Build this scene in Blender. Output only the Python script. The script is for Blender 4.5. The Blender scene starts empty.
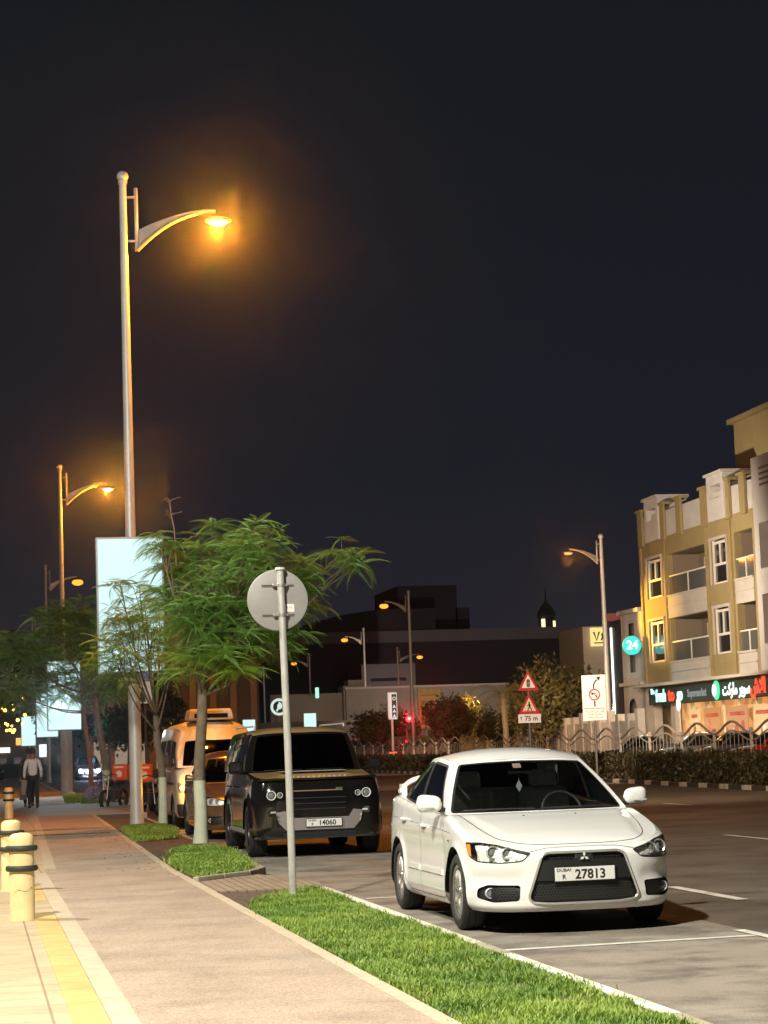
import bpy, bmesh, math, random
import numpy as np
from math import pi, sin, cos, tan, atan2, sqrt, radians
from mathutils import Vector, Matrix
from mathutils.geometry import delaunay_2d_cdt

random.seed(7); rng = np.random.default_rng(7)
SC = bpy.context.scene; COL = SC.collection

# ------------------------------------------------------------------ camera
F_PX, PITCH, ROLL, CAM_H, YAW = 2190.0, .1074, -.035, 1.54, .187
def cam_axes():
    f = Vector((sin(YAW)*cos(PITCH), cos(YAW)*cos(PITCH), sin(PITCH)))
    r = Vector((cos(YAW), -sin(YAW), 0)); u = r.cross(f)
    c, s = cos(ROLL), sin(ROLL)
    return c*r+s*u, -s*r+c*u, f
cr, cu, cf = cam_axes()
cam = bpy.data.cameras.new('camera'); camo = bpy.data.objects.new('camera', cam); COL.objects.link(camo)
m = Matrix.Identity(4)
for i in range(3):
    m[i][0], m[i][1], m[i][2] = cr[i], cu[i], -cf[i]
m[2][3] = CAM_H
camo.matrix_world = m
cam.sensor_fit = 'VERTICAL'; cam.sensor_height = 36.0; cam.lens = 36*F_PX/1024
cam.clip_start = .1; cam.clip_end = 6000
SC.camera = camo

# ------------------------------------------------------------------ view, world, main lights
SC.view_settings.view_transform = 'Standard'; SC.view_settings.look = 'None'
SC.view_settings.exposure = 0.12; SC.view_settings.gamma = 1.0
SC.view_settings.use_curve_mapping = False
SC.cycles.use_denoising = True
SC.cycles.max_bounces = 6; SC.cycles.transparent_max_bounces = 12
SC.cycles.sample_clamp_indirect = 4.0; SC.cycles.caustics_reflective = False; SC.cycles.caustics_refractive = False
W = bpy.data.worlds.new('World'); SC.world = W; W.use_nodes = True
nt = W.node_tree; bg = nt.nodes['Background']
tc = nt.nodes.new('ShaderNodeTexCoord'); sx = nt.nodes.new('ShaderNodeSeparateXYZ')
rp = nt.nodes.new('ShaderNodeValToRGB')
nt.links.new(tc.outputs['Generated'], sx.inputs[0]); nt.links.new(sx.outputs['Z'], rp.inputs[0]); nt.links.new(rp.outputs[0], bg.inputs[0])
e = rp.color_ramp.elements
e[0].position = 0.0; e[0].color = (.0215, .0205, .0270, 1)
e[1].position = .36; e[1].color = (.0072, .0088, .0122, 1)
e2 = e.new(.12); e2.color = (.0112, .0122, .0180, 1)
bg.inputs[1].default_value = 1.0

def lamp(name, loc, power, col, r=.15, kind='POINT', rot=None, spot=None):
    l = bpy.data.lights.new(name, kind); l.energy = power; l.color = col
    if kind in ('POINT', 'SPOT'): l.shadow_soft_size = r
    if kind == 'SPOT': l.spot_size = spot or 2.4; l.spot_blend = .8
    o = bpy.data.objects.new(name, l); o.location = loc
    if rot: o.rotation_euler = rot
    COL.objects.link(o); return o
SODIUM = (1.0, .31, .015)
def wash(loc, target, power, col, deg=70, name='added_wash'):  # added spot with no fixture of its own, brightens its target
    lamp(name, loc, power, col, .3, 'SPOT', (Vector(target)-Vector(loc)).to_track_quat('-Z','Y').to_euler(), radians(deg))
# street floodlight standing out of the picture on the camera's side, then a fill
lamp('offscreen_light', (-3.6, 8.0, 12.8), 21500, (1.0, .95, .82), .3)
lamp('offscreen_light', (-5.5, 25.0, 10.0), 6500, (1.0, .96, .84), .3)  # added unseen fill for the trees and the cars' left sides

# ------------------------------------------------------------------ materials
MATS = {}
def M(name, col=(.5,.5,.5), rough=.6, metal=0, coat=0, emit=None, es=1.0, var=None, bump=None, spec=.5, trans=0, alpha=1):
    if name in MATS: return MATS[name]
    m = bpy.data.materials.new(name); m.use_nodes = True; MATS[name] = m
    nt = m.node_tree; b = nt.nodes['Principled BSDF']; L = nt.links
    b.inputs['Base Color'].default_value = (*col, 1); b.inputs['Roughness'].default_value = rough
    b.inputs['Metallic'].default_value = metal; b.inputs['Coat Weight'].default_value = coat
    b.inputs['Coat Roughness'].default_value = .04
    b.inputs['Specular IOR Level'].default_value = spec
    if emit: b.inputs['Emission Color'].default_value = (*emit, 1); b.inputs['Emission Strength'].default_value = es
    if trans: b.inputs['Transmission Weight'].default_value = trans
    b.inputs['Alpha'].default_value = alpha
    tc = nt.nodes.new('ShaderNodeTexCoord')
    if var:      # (scale, amount[, stretch])
        n = nt.nodes.new('ShaderNodeTexNoise'); n.inputs['Scale'].default_value = var[0]; n.inputs['Detail'].default_value = 6
        n.inputs['Roughness'].default_value = .65
        L.new(tc.outputs['Object'], n.inputs['Vector'])
        mr = nt.nodes.new('ShaderNodeMapRange'); mr.inputs[1].default_value = .3; mr.inputs[2].default_value = .7
        mr.inputs[3].default_value = 1-var[1]; mr.inputs[4].default_value = 1+var[1]
        L.new(n.outputs[0], mr.inputs[0])
        mx = nt.nodes.new('ShaderNodeVectorMath'); mx.operation = 'SCALE'; mx.inputs[0].default_value = col
        L.new(mr.outputs[0], mx.inputs['Scale']); L.new(mx.outputs[0], b.inputs['Base Color'])
        mr2 = nt.nodes.new('ShaderNodeMapRange'); mr2.inputs[3].default_value = max(0, rough-.12); mr2.inputs[4].default_value = min(1, rough+.12)
        L.new(n.outputs[0], mr2.inputs[0]); L.new(mr2.outputs[0], b.inputs['Roughness'])
    if bump:
        n = nt.nodes.new('ShaderNodeTexNoise'); n.inputs['Scale'].default_value = bump[0]; n.inputs['Detail'].default_value = 5
        L.new(tc.outputs['Object'], n.inputs['Vector'])
        bp = nt.nodes.new('ShaderNodeBump'); bp.inputs['Strength'].default_value = bump[1]; bp.inputs['Distance'].default_value = bump[2] if len(bump) > 2 else .01
        L.new(n.outputs[0], bp.inputs['Height']); L.new(bp.outputs[0], b.inputs['Normal'])
    return m

def ground_mat(name, c1, c2, big, fine, fine_amt, rough=.85, stain=.25, bump=.4, vor=None):
    """two-tone ground: large uneven tone, fine aggregate speckle, darker stains"""
    m = bpy.data.materials.new(name); m.use_nodes = True; MATS[name] = m
    nt = m.node_tree; b = nt.nodes['Principled BSDF']; L = nt.links; N = nt.nodes.new
    tc = N('ShaderNodeTexCoord')
    def noise(s, d=5, r=.6):
        n = N('ShaderNodeTexNoise'); n.inputs['Scale'].default_value = s; n.inputs['Detail'].default_value = d; n.inputs['Roughness'].default_value = r
        L.new(tc.outputs['Object'], n.inputs['Vector']); return n.outputs[0]
    def rng_(x, a, b_, lo=.3, hi=.7):
        r = N('ShaderNodeMapRange'); r.inputs[1].default_value = lo; r.inputs[2].default_value = hi; r.inputs[3].default_value = a; r.inputs[4].default_value = b_
        L.new(x, r.inputs[0]); return r.outputs[0]
    mix = N('ShaderNodeMix'); mix.data_type = 'RGBA'; mix.inputs[6].default_value = (*c1, 1); mix.inputs[7].default_value = (*c2, 1)
    L.new(rng_(noise(big, 4), 0, 1), mix.inputs[0])
    if vor:
        v = N('ShaderNodeTexVoronoi'); v.inputs['Scale'].default_value = vor; L.new(tc.outputs['Object'], v.inputs['Vector'])
        sp = N('ShaderNodeSeparateColor'); L.new(v.outputs['Color'], sp.inputs[0]); f1 = rng_(sp.outputs[0], 1-fine_amt, 1+fine_amt, 0, 1)
    else:
        f1 = rng_(noise(fine, 3, .8), 1-fine_amt, 1+fine_amt)
    st = rng_(noise(big*3.1, 7, .7), 1-stain, 1.05, .33, .55)
    mu = N('ShaderNodeMath'); mu.operation = 'MULTIPLY'; L.new(f1, mu.inputs[0]); L.new(st, mu.inputs[1])
    vm = N('ShaderNodeVectorMath'); vm.operation = 'SCALE'; L.new(mix.outputs[2], vm.inputs[0]); L.new(mu.outputs[0], vm.inputs['Scale'])
    L.new(vm.outputs[0], b.inputs['Base Color'])
    L.new(rng_(noise(big*2), rough-.12, rough+.08), b.inputs['Roughness'])
    bp = N('ShaderNodeBump'); bp.inputs['Strength'].default_value = bump; bp.inputs['Distance'].default_value = .006
    L.new(noise(fine, 3, .8), bp.inputs['Height']); L.new(bp.outputs[0], b.inputs['Normal'])
    return m

def paver_mat(name, c1, c2, mort, bw, bh, rot=0, off=.5):
    m = bpy.data.materials.new(name); m.use_nodes = True; MATS[name] = m
    nt = m.node_tree; b = nt.nodes['Principled BSDF']; L = nt.links; N = nt.nodes.new
    tc = N('ShaderNodeTexCoord'); mp = N('ShaderNodeMapping'); mp.inputs['Rotation'].default_value = (0, 0, rot)
    L.new(tc.outputs['Object'], mp.inputs[0])
    br = N('ShaderNodeTexBrick'); br.inputs['Scale'].default_value = 1; br.inputs['Brick Width'].default_value = bw; br.inputs['Row Height'].default_value = bh
    br.inputs['Mortar Size'].default_value = .009; br.inputs['Mortar Smooth'].default_value = .3; br.offset = off
    br.inputs['Color1'].default_value = (*c1, 1); br.inputs['Color2'].default_value = (*c2, 1); br.inputs['Mortar'].default_value = (*mort, 1)
    L.new(mp.outputs[0], br.inputs['Vector'])
    n = N('ShaderNodeTexNoise'); n.inputs['Scale'].default_value = 2.2; n.inputs['Detail'].default_value = 8; n.inputs['Roughness'].default_value = .7
    L.new(tc.outputs['Object'], n.inputs['Vector'])
    mr = N('ShaderNodeMapRange'); mr.inputs[1].default_value = .3; mr.inputs[2].default_value = .7; mr.inputs[3].default_value = .78; mr.inputs[4].default_value = 1.12
    L.new(n.outputs[0], mr.inputs[0])
    vm = N('ShaderNodeVectorMath'); vm.operation = 'SCALE'; L.new(br.outputs[0], vm.inputs[0]); L.new(mr.outputs[0], vm.inputs['Scale'])
    L.new(vm.outputs[0], b.inputs['Base Color']); b.inputs['Roughness'].default_value = .82
    bp = N('ShaderNodeBump'); bp.inputs['Strength'].default_value = .5; bp.inputs['Distance'].default_value = .004; bp.invert = True
    L.new(br.outputs['Fac'], bp.inputs['Height']); L.new(bp.outputs[0], b.inputs['Normal'])
    return m

def leaf_mat(name, c, c2, tr=.35):
    m = bpy.data.materials.new(name); m.use_nodes = True; MATS[name] = m
    nt = m.node_tree; L = nt.links; N = nt.nodes.new; b = nt.nodes['Principled BSDF']; out = nt.nodes['Material Output']
    g = N('ShaderNodeNewGeometry'); mix = N('ShaderNodeMix'); mix.data_type = 'RGBA'
    mix.inputs[6].default_value = (*c, 1); mix.inputs[7].default_value = (*c2, 1)
    tc = N('ShaderNodeTexCoord'); n = N('ShaderNodeTexNoise'); n.inputs['Scale'].default_value = 1.1; L.new(tc.outputs['Object'], n.inputs['Vector'])
    ad = N('ShaderNodeMath'); ad.operation = 'MULTIPLY_ADD'; ad.inputs[1].default_value = .5
    mr = N('ShaderNodeMapRange'); mr.inputs[1].default_value = .35; mr.inputs[2].default_value = .65; mr.inputs[4].default_value = .5; L.new(n.outputs[0], mr.inputs[0])
    L.new(g.outputs['Random Per Island'], ad.inputs[0]); L.new(mr.outputs[0], ad.inputs[2]); L.new(ad.outputs[0], mix.inputs[0])
    L.new(mix.outputs[2], b.inputs['Base Color']); b.inputs['Roughness'].default_value = .55
    t = N('ShaderNodeBsdfTranslucent'); L.new(mix.outputs[2], t.inputs[0])
    ms = N('ShaderNodeMixShader'); ms.inputs[0].default_value = tr
    L.new(b.outputs[0], ms.inputs[1]); L.new(t.outputs[0], ms.inputs[2]); L.new(ms.outputs[0], out.inputs[0])
    return m

def glass_mat(name, tint=(.3,.33,.32), rough=.02, ior=1.5):
    """car glass: a tinted see-through layer under a Fresnel reflection"""
    m = bpy.data.materials.new(name); m.use_nodes = True; MATS[name] = m
    nt = m.node_tree; L = nt.links; N = nt.nodes.new; nt.nodes.remove(nt.nodes['Principled BSDF']); out = nt.nodes['Material Output']
    t = N('ShaderNodeBsdfTransparent'); t.inputs[0].default_value = (*tint, 1)
    g = N('ShaderNodeBsdfGlossy'); g.inputs['Roughness'].default_value = rough
    fr = N('ShaderNodeFresnel'); fr.inputs[0].default_value = ior
    ms = N('ShaderNodeMixShader'); L.new(fr.outputs[0], ms.inputs[0]); L.new(t.outputs[0], ms.inputs[1]); L.new(g.outputs[0], ms.inputs[2]); L.new(ms.outputs[0], out.inputs[0])
    return m

def glow(name, col=(1,1,1), s=1): return M(name, (.02,.02,.02), .5, emit=col, es=s)

def panel_glow(name, col, s, col2):
    """backlit poster sheet with faint uneven artwork"""
    m = M(name, (.02,.02,.02), .3, emit=col, es=s); nt = m.node_tree; b = nt.nodes['Principled BSDF']
    tc = nt.nodes.new('ShaderNodeTexCoord'); n = nt.nodes.new('ShaderNodeTexNoise'); n.inputs['Scale'].default_value = .9; n.inputs['Detail'].default_value = 3
    mx = nt.nodes.new('ShaderNodeMix'); mx.data_type = 'RGBA'; mx.inputs[6].default_value = (*col, 1); mx.inputs[7].default_value = (*col2, 1)
    nt.links.new(tc.outputs['Object'], n.inputs[0]); nt.links.new(n.outputs[0], mx.inputs[0]); nt.links.new(mx.outputs[2], b.inputs['Emission Color'])
    return m

# ------------------------------------------------------------------ object helpers
def props(o, label=None, cat=None, group=None, kind=None):
    if label: o['label'] = label
    if cat: o['category'] = cat
    if group: o['group'] = group
    if kind: o['kind'] = kind
    return o
def thing(name, label, cat, loc=(0,0,0), rz=0, group=None):
    o = bpy.data.objects.new(name, None); COL.objects.link(o); o.location = loc; o.rotation_euler = (0,0,rz)
    o.empty_display_size = .2
    return props(o, label, cat, group)
def copy_tree(o, parent=None):
    c = o.copy(); COL.objects.link(c)
    if parent: c.parent = parent
    for ch in list(o.children):
        copy_tree(ch, c)
    return c

class MB:
    def __init__(s): s.v = []; s.f = []; s.n = 0
    def add(s, v, f):
        v = np.asarray(v, float).reshape(-1, 3); s.v.append(v)
        s.f += [tuple(int(i)+s.n for i in q) for q in f]; s.n += len(v); return s
    def box(s, c, d, rz=0, rx=0, ry=0, taper=1):
        x, y, z = d[0]/2, d[1]/2, d[2]/2
        v = np.array([(sx_*x*(taper if sz > 0 else 1), sy*y*(taper if sz > 0 else 1), sz*z) for sz in (-1,1) for sy in (-1,1) for sx_ in (-1,1)])
        R = np.array(Matrix.Rotation(rz,3,'Z') @ Matrix.Rotation(ry,3,'Y') @ Matrix.Rotation(rx,3,'X'))
        v = v @ R.T + np.array(c)
        return s.add(v, [(0,2,3,1),(4,5,7,6),(0,1,5,4),(2,6,7,3),(0,4,6,2),(1,3,7,5)])
    def tube(s, pts, r, n=8, cap=True):
        pts = [Vector(p) for p in pts]; k = len(pts)
        rr = [float(q) for q in r] if hasattr(r, "__len__") else [float(r)]*k
        V = []; up = None
        for i, p in enumerate(pts):
            t = (pts[min(i+1,k-1)]-pts[max(i-1,0)]).normalized()
            if up is None: up = Vector((0,0,1)) if abs(t.z) < .9 else Vector((1,0,0))
            a = t.cross(up).normalized(); b = a.cross(t).normalized(); up = b
            for j in range(n):
                q = 2*pi*j/n; V.append(p + rr[i]*(cos(q)*a+sin(q)*b))
        F = [(i*n+j, i*n+(j+1)%n, (i+1)*n+(j+1)%n, (i+1)*n+j) for i in range(k-1) for j in range(n)]
        if cap: F += [tuple(range(n-1,-1,-1)), tuple((k-1)*n+j for j in range(n))]
        return s.add([tuple(v) for v in V], F)
    def lathe(s, prof, n=24, c=(0,0,0), axis='Z', a0=0, cap=False):
        V = []
        for r, z in prof:
            for j in range(n):
                q = 2*pi*j/n+a0
                p = (r*cos(q), r*sin(q), z)
                if axis == 'Y': p = (p[0], p[2], p[1])
                if axis == 'X': p = (p[2], p[0], p[1])
                V.append((p[0]+c[0], p[1]+c[1], p[2]+c[2]))
        k = len(prof); F = [(i*n+j, i*n+(j+1)%n, (i+1)*n+(j+1)%n, (i+1)*n+j) for i in range(k-1) for j in range(n)]
        if cap and prof[0][0] > 1e-4: F.append(tuple(range(n-1,-1,-1)))
        if cap and prof[-1][0] > 1e-4: F.append(tuple((k-1)*n+j for j in range(n)))
        return s.add(V, F)
    def prism(s, poly, a, b, axis='Z'):
        """polygon in the plane across axis, extruded from a to b"""
        n = len(poly); V = []
        for h in (a, b):
            for p, q in poly:
                V.append({'Z': (p,q,h), 'Y': (p,h,q), 'X': (h,p,q)}[axis])
        F = [tuple(range(n-1,-1,-1)), tuple(range(n,2*n))] + [(i,(i+1)%n,n+(i+1)%n,n+i) for i in range(n)]
        return s.add(V, F)
    def quad(s, a, b, c, d): return s.add([a,b,c,d], [(0,1,2,3)])
    def ball(s, c, r, n=12, sc=(1,1,1)):
        prof = [(max(1e-5, r*sin(pi*i/n)), -r*cos(pi*i/n)) for i in range(n+1)]
        t = MB().lathe(prof, n*2)
        return s.add(t.v[0]*np.array(sc)+np.array(c), t.f)
    def build(s, name, mat, parent=None, smooth=False, bevel=0, loc=None, label=None, cat=None, group=None, kind=None):
        me = bpy.data.meshes.new(name)
        V = np.concatenate(s.v) if s.v else np.zeros((0,3))
        me.from_pydata(V.tolist(), [], s.f); me.materials.append(mat)
        o = bpy.data.objects.new(name, me); COL.objects.link(o)
        if smooth: me.shade_smooth()
        if smooth and smooth != 'all': me.set_sharp_from_angle(angle=radians(40))
        if bevel:
            md = o.modifiers.new('bevel', 'BEVEL'); md.width = bevel; md.segments = 2; md.limit_method = 'ANGLE'; md.angle_limit = radians(40)
        if parent: o.parent = parent
        if loc: o.location = loc
        return props(o, label, cat, group, kind)

def text_obj(body, size, mat, parent=None, loc=(0,0,0), rot=(0,0,0), extrude=.002, bold=0, align='CENTER', name='lettering', sx_=1, label=None):
    cu_ = bpy.data.curves.new(name, 'FONT'); cu_.body = body; cu_.size = size; cu_.extrude = extrude; cu_.offset = bold
    cu_.align_x = align; cu_.align_y = 'CENTER'; cu_.resolution_u = 3
    t = bpy.data.objects.new(name, cu_); me = bpy.data.meshes.new_from_object(t)
    bpy.data.objects.remove(t); bpy.data.curves.remove(cu_)
    me.materials.clear(); me.materials.append(mat)
    o = bpy.data.objects.new(name, me); COL.objects.link(o); o.location = loc; o.rotation_euler = rot; o.scale = (sx_,1,1)
    if parent: o.parent = parent
    if label: o['label'] = label
    return o

# ------------------------------------------------------------------ 2-D patch tool: clean-edged surfaces with holes
def inpoly(P, poly):
    x, y = P[:,0], P[:,1]; c = np.zeros(len(P), bool); n = len(poly)
    for i in range(n):
        x1, y1 = poly[i]; x2, y2 = poly[(i+1) % n]
        if y1 == y2: continue
        c ^= ((y1 > y) != (y2 > y)) & (x < (x2-x1)*(y-y1)/(y2-y1)+x1)
    return c
def densify(poly, sp):
    out = []
    for i in range(len(poly)):
        a = np.array(poly[i], float); b = np.array(poly[(i+1) % len(poly)], float)
        k = max(1, int(np.max(np.abs(b-a)/np.array(sp))))
        out += [tuple(a+(b-a)*j/k) for j in range(k)]
    return out
def roundpoly(pts, r, n=5):
    """rounds the corners of a polygon; r scalar or per corner"""
    out = []; k = len(pts); rs = r if hasattr(r, '__len__') else [r]*k
    for i in range(k):
        p = np.array(pts[i], float); a = np.array(pts[i-1], float)-p; b = np.array(pts[(i+1) % k], float)-p
        la, lb = np.hypot(*a), np.hypot(*b); q = min(rs[i], la*.48, lb*.48)
        if q < 1e-5: out.append(tuple(p)); continue
        A = p+a/la*q; B = p+b/lb*q
        for j in range(n+1):
            t = j/n; out.append(tuple((1-t)**2*A+2*t*(1-t)*p+t*t*B))
    return out
def patch(outer, holes, sp, fmap, offset=0.0):
    outer = densify(outer, sp); holes = [densify(h, sp) for h in holes]
    pts = list(outer); edges = [(i, (i+1) % len(outer)) for i in range(len(outer))]
    for h in holes:
        n0 = len(pts); pts += h; edges += [(n0+i, n0+(i+1) % len(h)) for i in range(len(h))]
    O = np.array(outer); lo, hi = O.min(0), O.max(0)
    gx, gy = np.meshgrid(np.arange(lo[0]+sp[0]/2, hi[0], sp[0]), np.arange(lo[1]+sp[1]/2, hi[1], sp[1]))
    G = np.stack([gx.ravel(), gy.ravel()], 1); G = G + rng.uniform(-.03, .03, G.shape)*np.array(sp)
    k = inpoly(G, outer)
    for h in holes: k &= ~inpoly(G, h)
    G = G[k]
    B = np.array(pts)/np.array(sp)
    if len(G):
        Gs = G/np.array(sp); keep = np.ones(len(G), bool)
        for i in range(0, len(Gs), 4000):
            d = ((Gs[i:i+4000, None, :]-B[None])**2).sum(2).min(1); keep[i:i+4000] = d > .16
        G = G[keep]
    pts += [tuple(p) for p in G]
    sc = np.array(sp)
    r = delaunay_2d_cdt([Vector((p[0]/sc[0], p[1]/sc[1])) for p in pts], edges, [], 0, 1e-6)
    P = np.array([(v[0]*sc[0], v[1]*sc[1]) for v in r[0]]); Fc = np.array(r[2])
    C = P[Fc].mean(1); k = inpoly(C, outer)
    for h in holes: k &= ~inpoly(C, h)
    Fc = Fc[k]
    V = fmap(P)
    if offset:
        e_ = 1e-3; du = (fmap(P+[e_,0])-fmap(P-[e_,0])); dv = (fmap(P+[0,e_])-fmap(P-[0,e_]))
        N = np.cross(du, dv); N /= np.linalg.norm(N, axis=1)[:,None]+1e-12; V = V+N*offset
    return V, Fc.tolist()
def mirror_add(mb, V, F, both=True):
    mb.add(V, F)
    if both:
        Vm = V*np.array([1,-1,1]); mb.add(Vm, [tuple(reversed(f)) for f in F])
def line_on(mb, pts2, fmap, w, off=.001, both=True, sgn=1, step=.02):
    """thin flat strip following a path on a mapped surface"""
    P = []
    for a, b in zip(pts2[:-1], pts2[1:]):
        a, b = np.array(a, float), np.array(b, float); k = max(1, int(np.max(np.abs(b-a))/step))
        P += [a+(b-a)*j/k for j in range(k)]
    P.append(np.array(pts2[-1], float)); P = np.array(P)
    e_ = 1e-3; V = fmap(P); du = fmap(P+[e_,0])-fmap(P-[e_,0]); dv = fmap(P+[0,e_])-fmap(P-[0,e_])
    N = np.cross(du, dv); N /= np.linalg.norm(N, axis=1)[:,None]+1e-12
    T = np.gradient(V, axis=0); T /= np.linalg.norm(T, axis=1)[:,None]+1e-12
    S = np.cross(N, T); S /= np.linalg.norm(S, axis=1)[:,None]+1e-12
    A = V+N*off*sgn+S*w/2; B = V+N*off*sgn-S*w/2; k = len(P)
    VV = np.concatenate([A, B]); F = [(i, i+1, k+i+1, k+i) for i in range(k-1)]
    mirror_add(mb, VV, F, both)
def crom(pts, n):
    """Catmull-Rom through points, n samples per span"""
    P = [np.array(p, float) for p in pts]; P = [2*P[0]-P[1]]+P+[2*P[-1]-P[-2]]; out = []
    for i in range(1, len(P)-2):
        for j in range(n):
            t = j/n; a, b, c, d = P[i-1:i+3]
            out.append(.5*(2*b+(c-a)*t+(2*a-5*b+4*c-d)*t*t+(3*b-3*c+d-a)*t**3))
    out.append(P[-2]); return np.array(out)
def pchip(xs, ys):
    """monotone interpolation"""
    xs = np.array(xs, float); ys = np.array(ys, float); o = np.argsort(xs); xs, ys = xs[o], ys[o]
    h = np.diff(xs); d = np.diff(ys)/h; m = np.zeros(len(xs)); m[0], m[-1] = d[0], d[-1]
    for i in range(1, len(xs)-1):
        if d[i-1]*d[i] > 0: m[i] = 2*d[i-1]*d[i]/(d[i-1]+d[i])
    def f(x):
        x = np.clip(x, xs[0], xs[-1]); i = np.clip(np.searchsorted(xs, x)-1, 0, len(h)-1)
        t = (x-xs[i])/h[i]
        return (2*t**3-3*t*t+1)*ys[i]+(t**3-2*t*t+t)*h[i]*m[i]+(-2*t**3+3*t*t)*ys[i+1]+(t**3-t*t)*h[i]*m[i+1]
    return f

# ------------------------------------------------------------------ car shell maker
class Shell:
    """lower body as a skin around the plan outline (s along it, z up), decks as height fields, glasshouse as a lofted band (u, v)"""
    def __init__(s, outline, H, B, T, Zr, rr, zlow, tuck=.04, side=None, bulge=.02):
        C = crom(outline, 24); C[:,1] = np.maximum(C[:,1], 0)
        d = np.r_[0, np.cumsum(np.hypot(*np.diff(C, axis=0).T))]; s.L = d[-1]
        t = np.gradient(C, axis=0); t /= np.linalg.norm(t, axis=1)[:,None]+1e-12
        n = np.stack([-t[:,1], t[:,0]], 1)        # outward: nose first, going back on the left (y>0)
        n = -n if n[len(n)//2][1] < 0 else n
        s.d, s.C, s.N = d, C, n; s.H, s.Zr, s.zlow, s.tuck, s.side, s.bulge = H, Zr, zlow, tuck, side, bulge
        s.rr = rr; s.B, s.T = crom(B, 16), crom(T, 16); s.nu = len(B)-1
    def pl(s, q, A): return np.stack([np.interp(q, s.d, A[:,i]) for i in range(2)], 1)
    def rad(s, q): return s.rr(s.pl(q, s.C)[:,0])
    def ztop(s, q):
        P = s.pl(q, s.C)-s.pl(q, s.N)*s.rad(q)[:,None]; return s.H(P[:,0], np.maximum(P[:,1], 0))
    def sk(s, P):
        q = P[:,0]; z = P[:,1]; sg = np.where(q < 0, -1.0, 1.0); q = np.abs(q)
        c = s.pl(q, s.C); n = s.pl(q, s.N); r = s.rad(q); zt = s.ztop(q)
        k = np.clip((z-zt+r)/r, 0, 1); off = -r*(1-np.sqrt(np.maximum(1-k*k, 0)))
        zl = s.zlow; off = off - s.tuck*np.clip((zl+.14-z)/.14, 0, 1)**2
        if s.side is not None: off = off+s.side(c[:,0], z, q)
        p = c+n*off[:,None]
        return np.stack([p[:,0], p[:,1]*sg, z], 1)
    def s_at_x(s, x, q0=None):
        """arc length where the side outline passes x"""
        i = np.argmax(s.C[:,0] <= x); return float(np.interp(-x, -s.C[:,0], s.d))
    def gh(s, P):
        u = P[:,0]; v = P[:,1][:,None]; sg = np.where(u < 0, -1.0, 1.0); u = np.abs(u)*16
        i = np.arange(len(s.B)); b = np.stack([np.interp(u, i, s.B[:,j]) for j in range(3)], 1); t = np.stack([np.interp(u, i, s.T[:,j]) for j in range(3)], 1)
        p = b+(t-b)*v
        uu = u/16; k = np.sin(np.pi*np.clip(v[:,0], 0, 1))*s.bulge
        wy = np.clip((uu-1.2)/1.3, 0, 1)*np.clip((s.nu-uu)/1.5, 0, 1)
        p[:,1] += k*wy; p[:,0] += k*(1-wy)*np.where(uu < s.nu/2, 1, -1)
        p[:,1] *= sg; return p
    def body(s, arches, holes, sp, hood=None, deckholes=(), usp=(.12,.08), ghholes=()):
        mb = MB(); q = np.linspace(0, s.L, 260); zt = s.ztop(q)
        # lower outline with the wheel arches cut out of the bottom edge
        bot = []
        for xc, zc, r in sorted(arches, key=lambda a: -a[0]):
            zz = s.zlow; dx = sqrt(max(r*r-(zz-zc)**2, 1e-6))
            a0 = atan2(zz-zc, dx); 
            for j in range(25):
                a = a0+(pi-2*a0)*j/24
                bot.append((s.s_at_x(xc+r*cos(a)), zc+r*sin(a)))
        outer = [(0, s.zlow)]+bot+[(s.L, s.zlow)]+[(a, b) for a, b in zip(q[::-1], zt[::-1])]
        V, F = patch(outer, holes, sp, s.sk); mirror_add(mb, V, F)
        # deck
        C = s.C-s.N*s.rad(s.d)[:,None]; C[:,1] = np.maximum(C[:,1], 0)
        outer = [tuple(p) for p in C[::3]]+[tuple(C[-1])]
        bb = [(p[0], max(p[1], 0)) for p in s.B]
        hl = [bb+[]]
        # the half polygon: cut cabin and hood with a sliver over the centre line
        def deckmap(P): return np.stack([P[:,0], P[:,1], s.H(P[:,0], np.abs(P[:,1]))], 1)
        s.deckmap = deckmap
        full = outer+[(x, -y) for x, y in reversed(outer[1:-1])]
        cab = bb+[(x, -y) for x, y in reversed(bb[1:-1])]
        hs = [cab]+([hood] if hood else [])+list(deckholes)
        V, F = patch(full, hs, (sp[0]*1.2, sp[0]*1.2), deckmap); mb.add(V, F)
        # glasshouse
        V, F = patch([(0,0),(s.nu,0),(s.nu,1),(0,1)], ghholes, usp, s.gh); mirror_add(mb, V, F)
        tt = [(p[0], max(p[1], 0)) for p in s.T]; roof = tt+[(x, -y) for x, y in reversed(tt[1:-1])]
        V, F = patch(roof, [], (.08, .08), lambda P: np.stack([P[:,0], P[:,1], s.Zr(P[:,0], np.abs(P[:,1]))], 1)); mb.add(V, F)
        return mb

def weld(o, d=.0004):
    bm = bmesh.new(); bm.from_mesh(o.data); bmesh.ops.remove_doubles(bm, verts=bm.verts, dist=d)
    bmesh.ops.recalc_face_normals(bm, faces=bm.faces)
    bm.to_mesh(o.data); bm.free(); o.data.shade_smooth(); o.data.set_sharp_from_angle(angle=radians(32))

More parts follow.
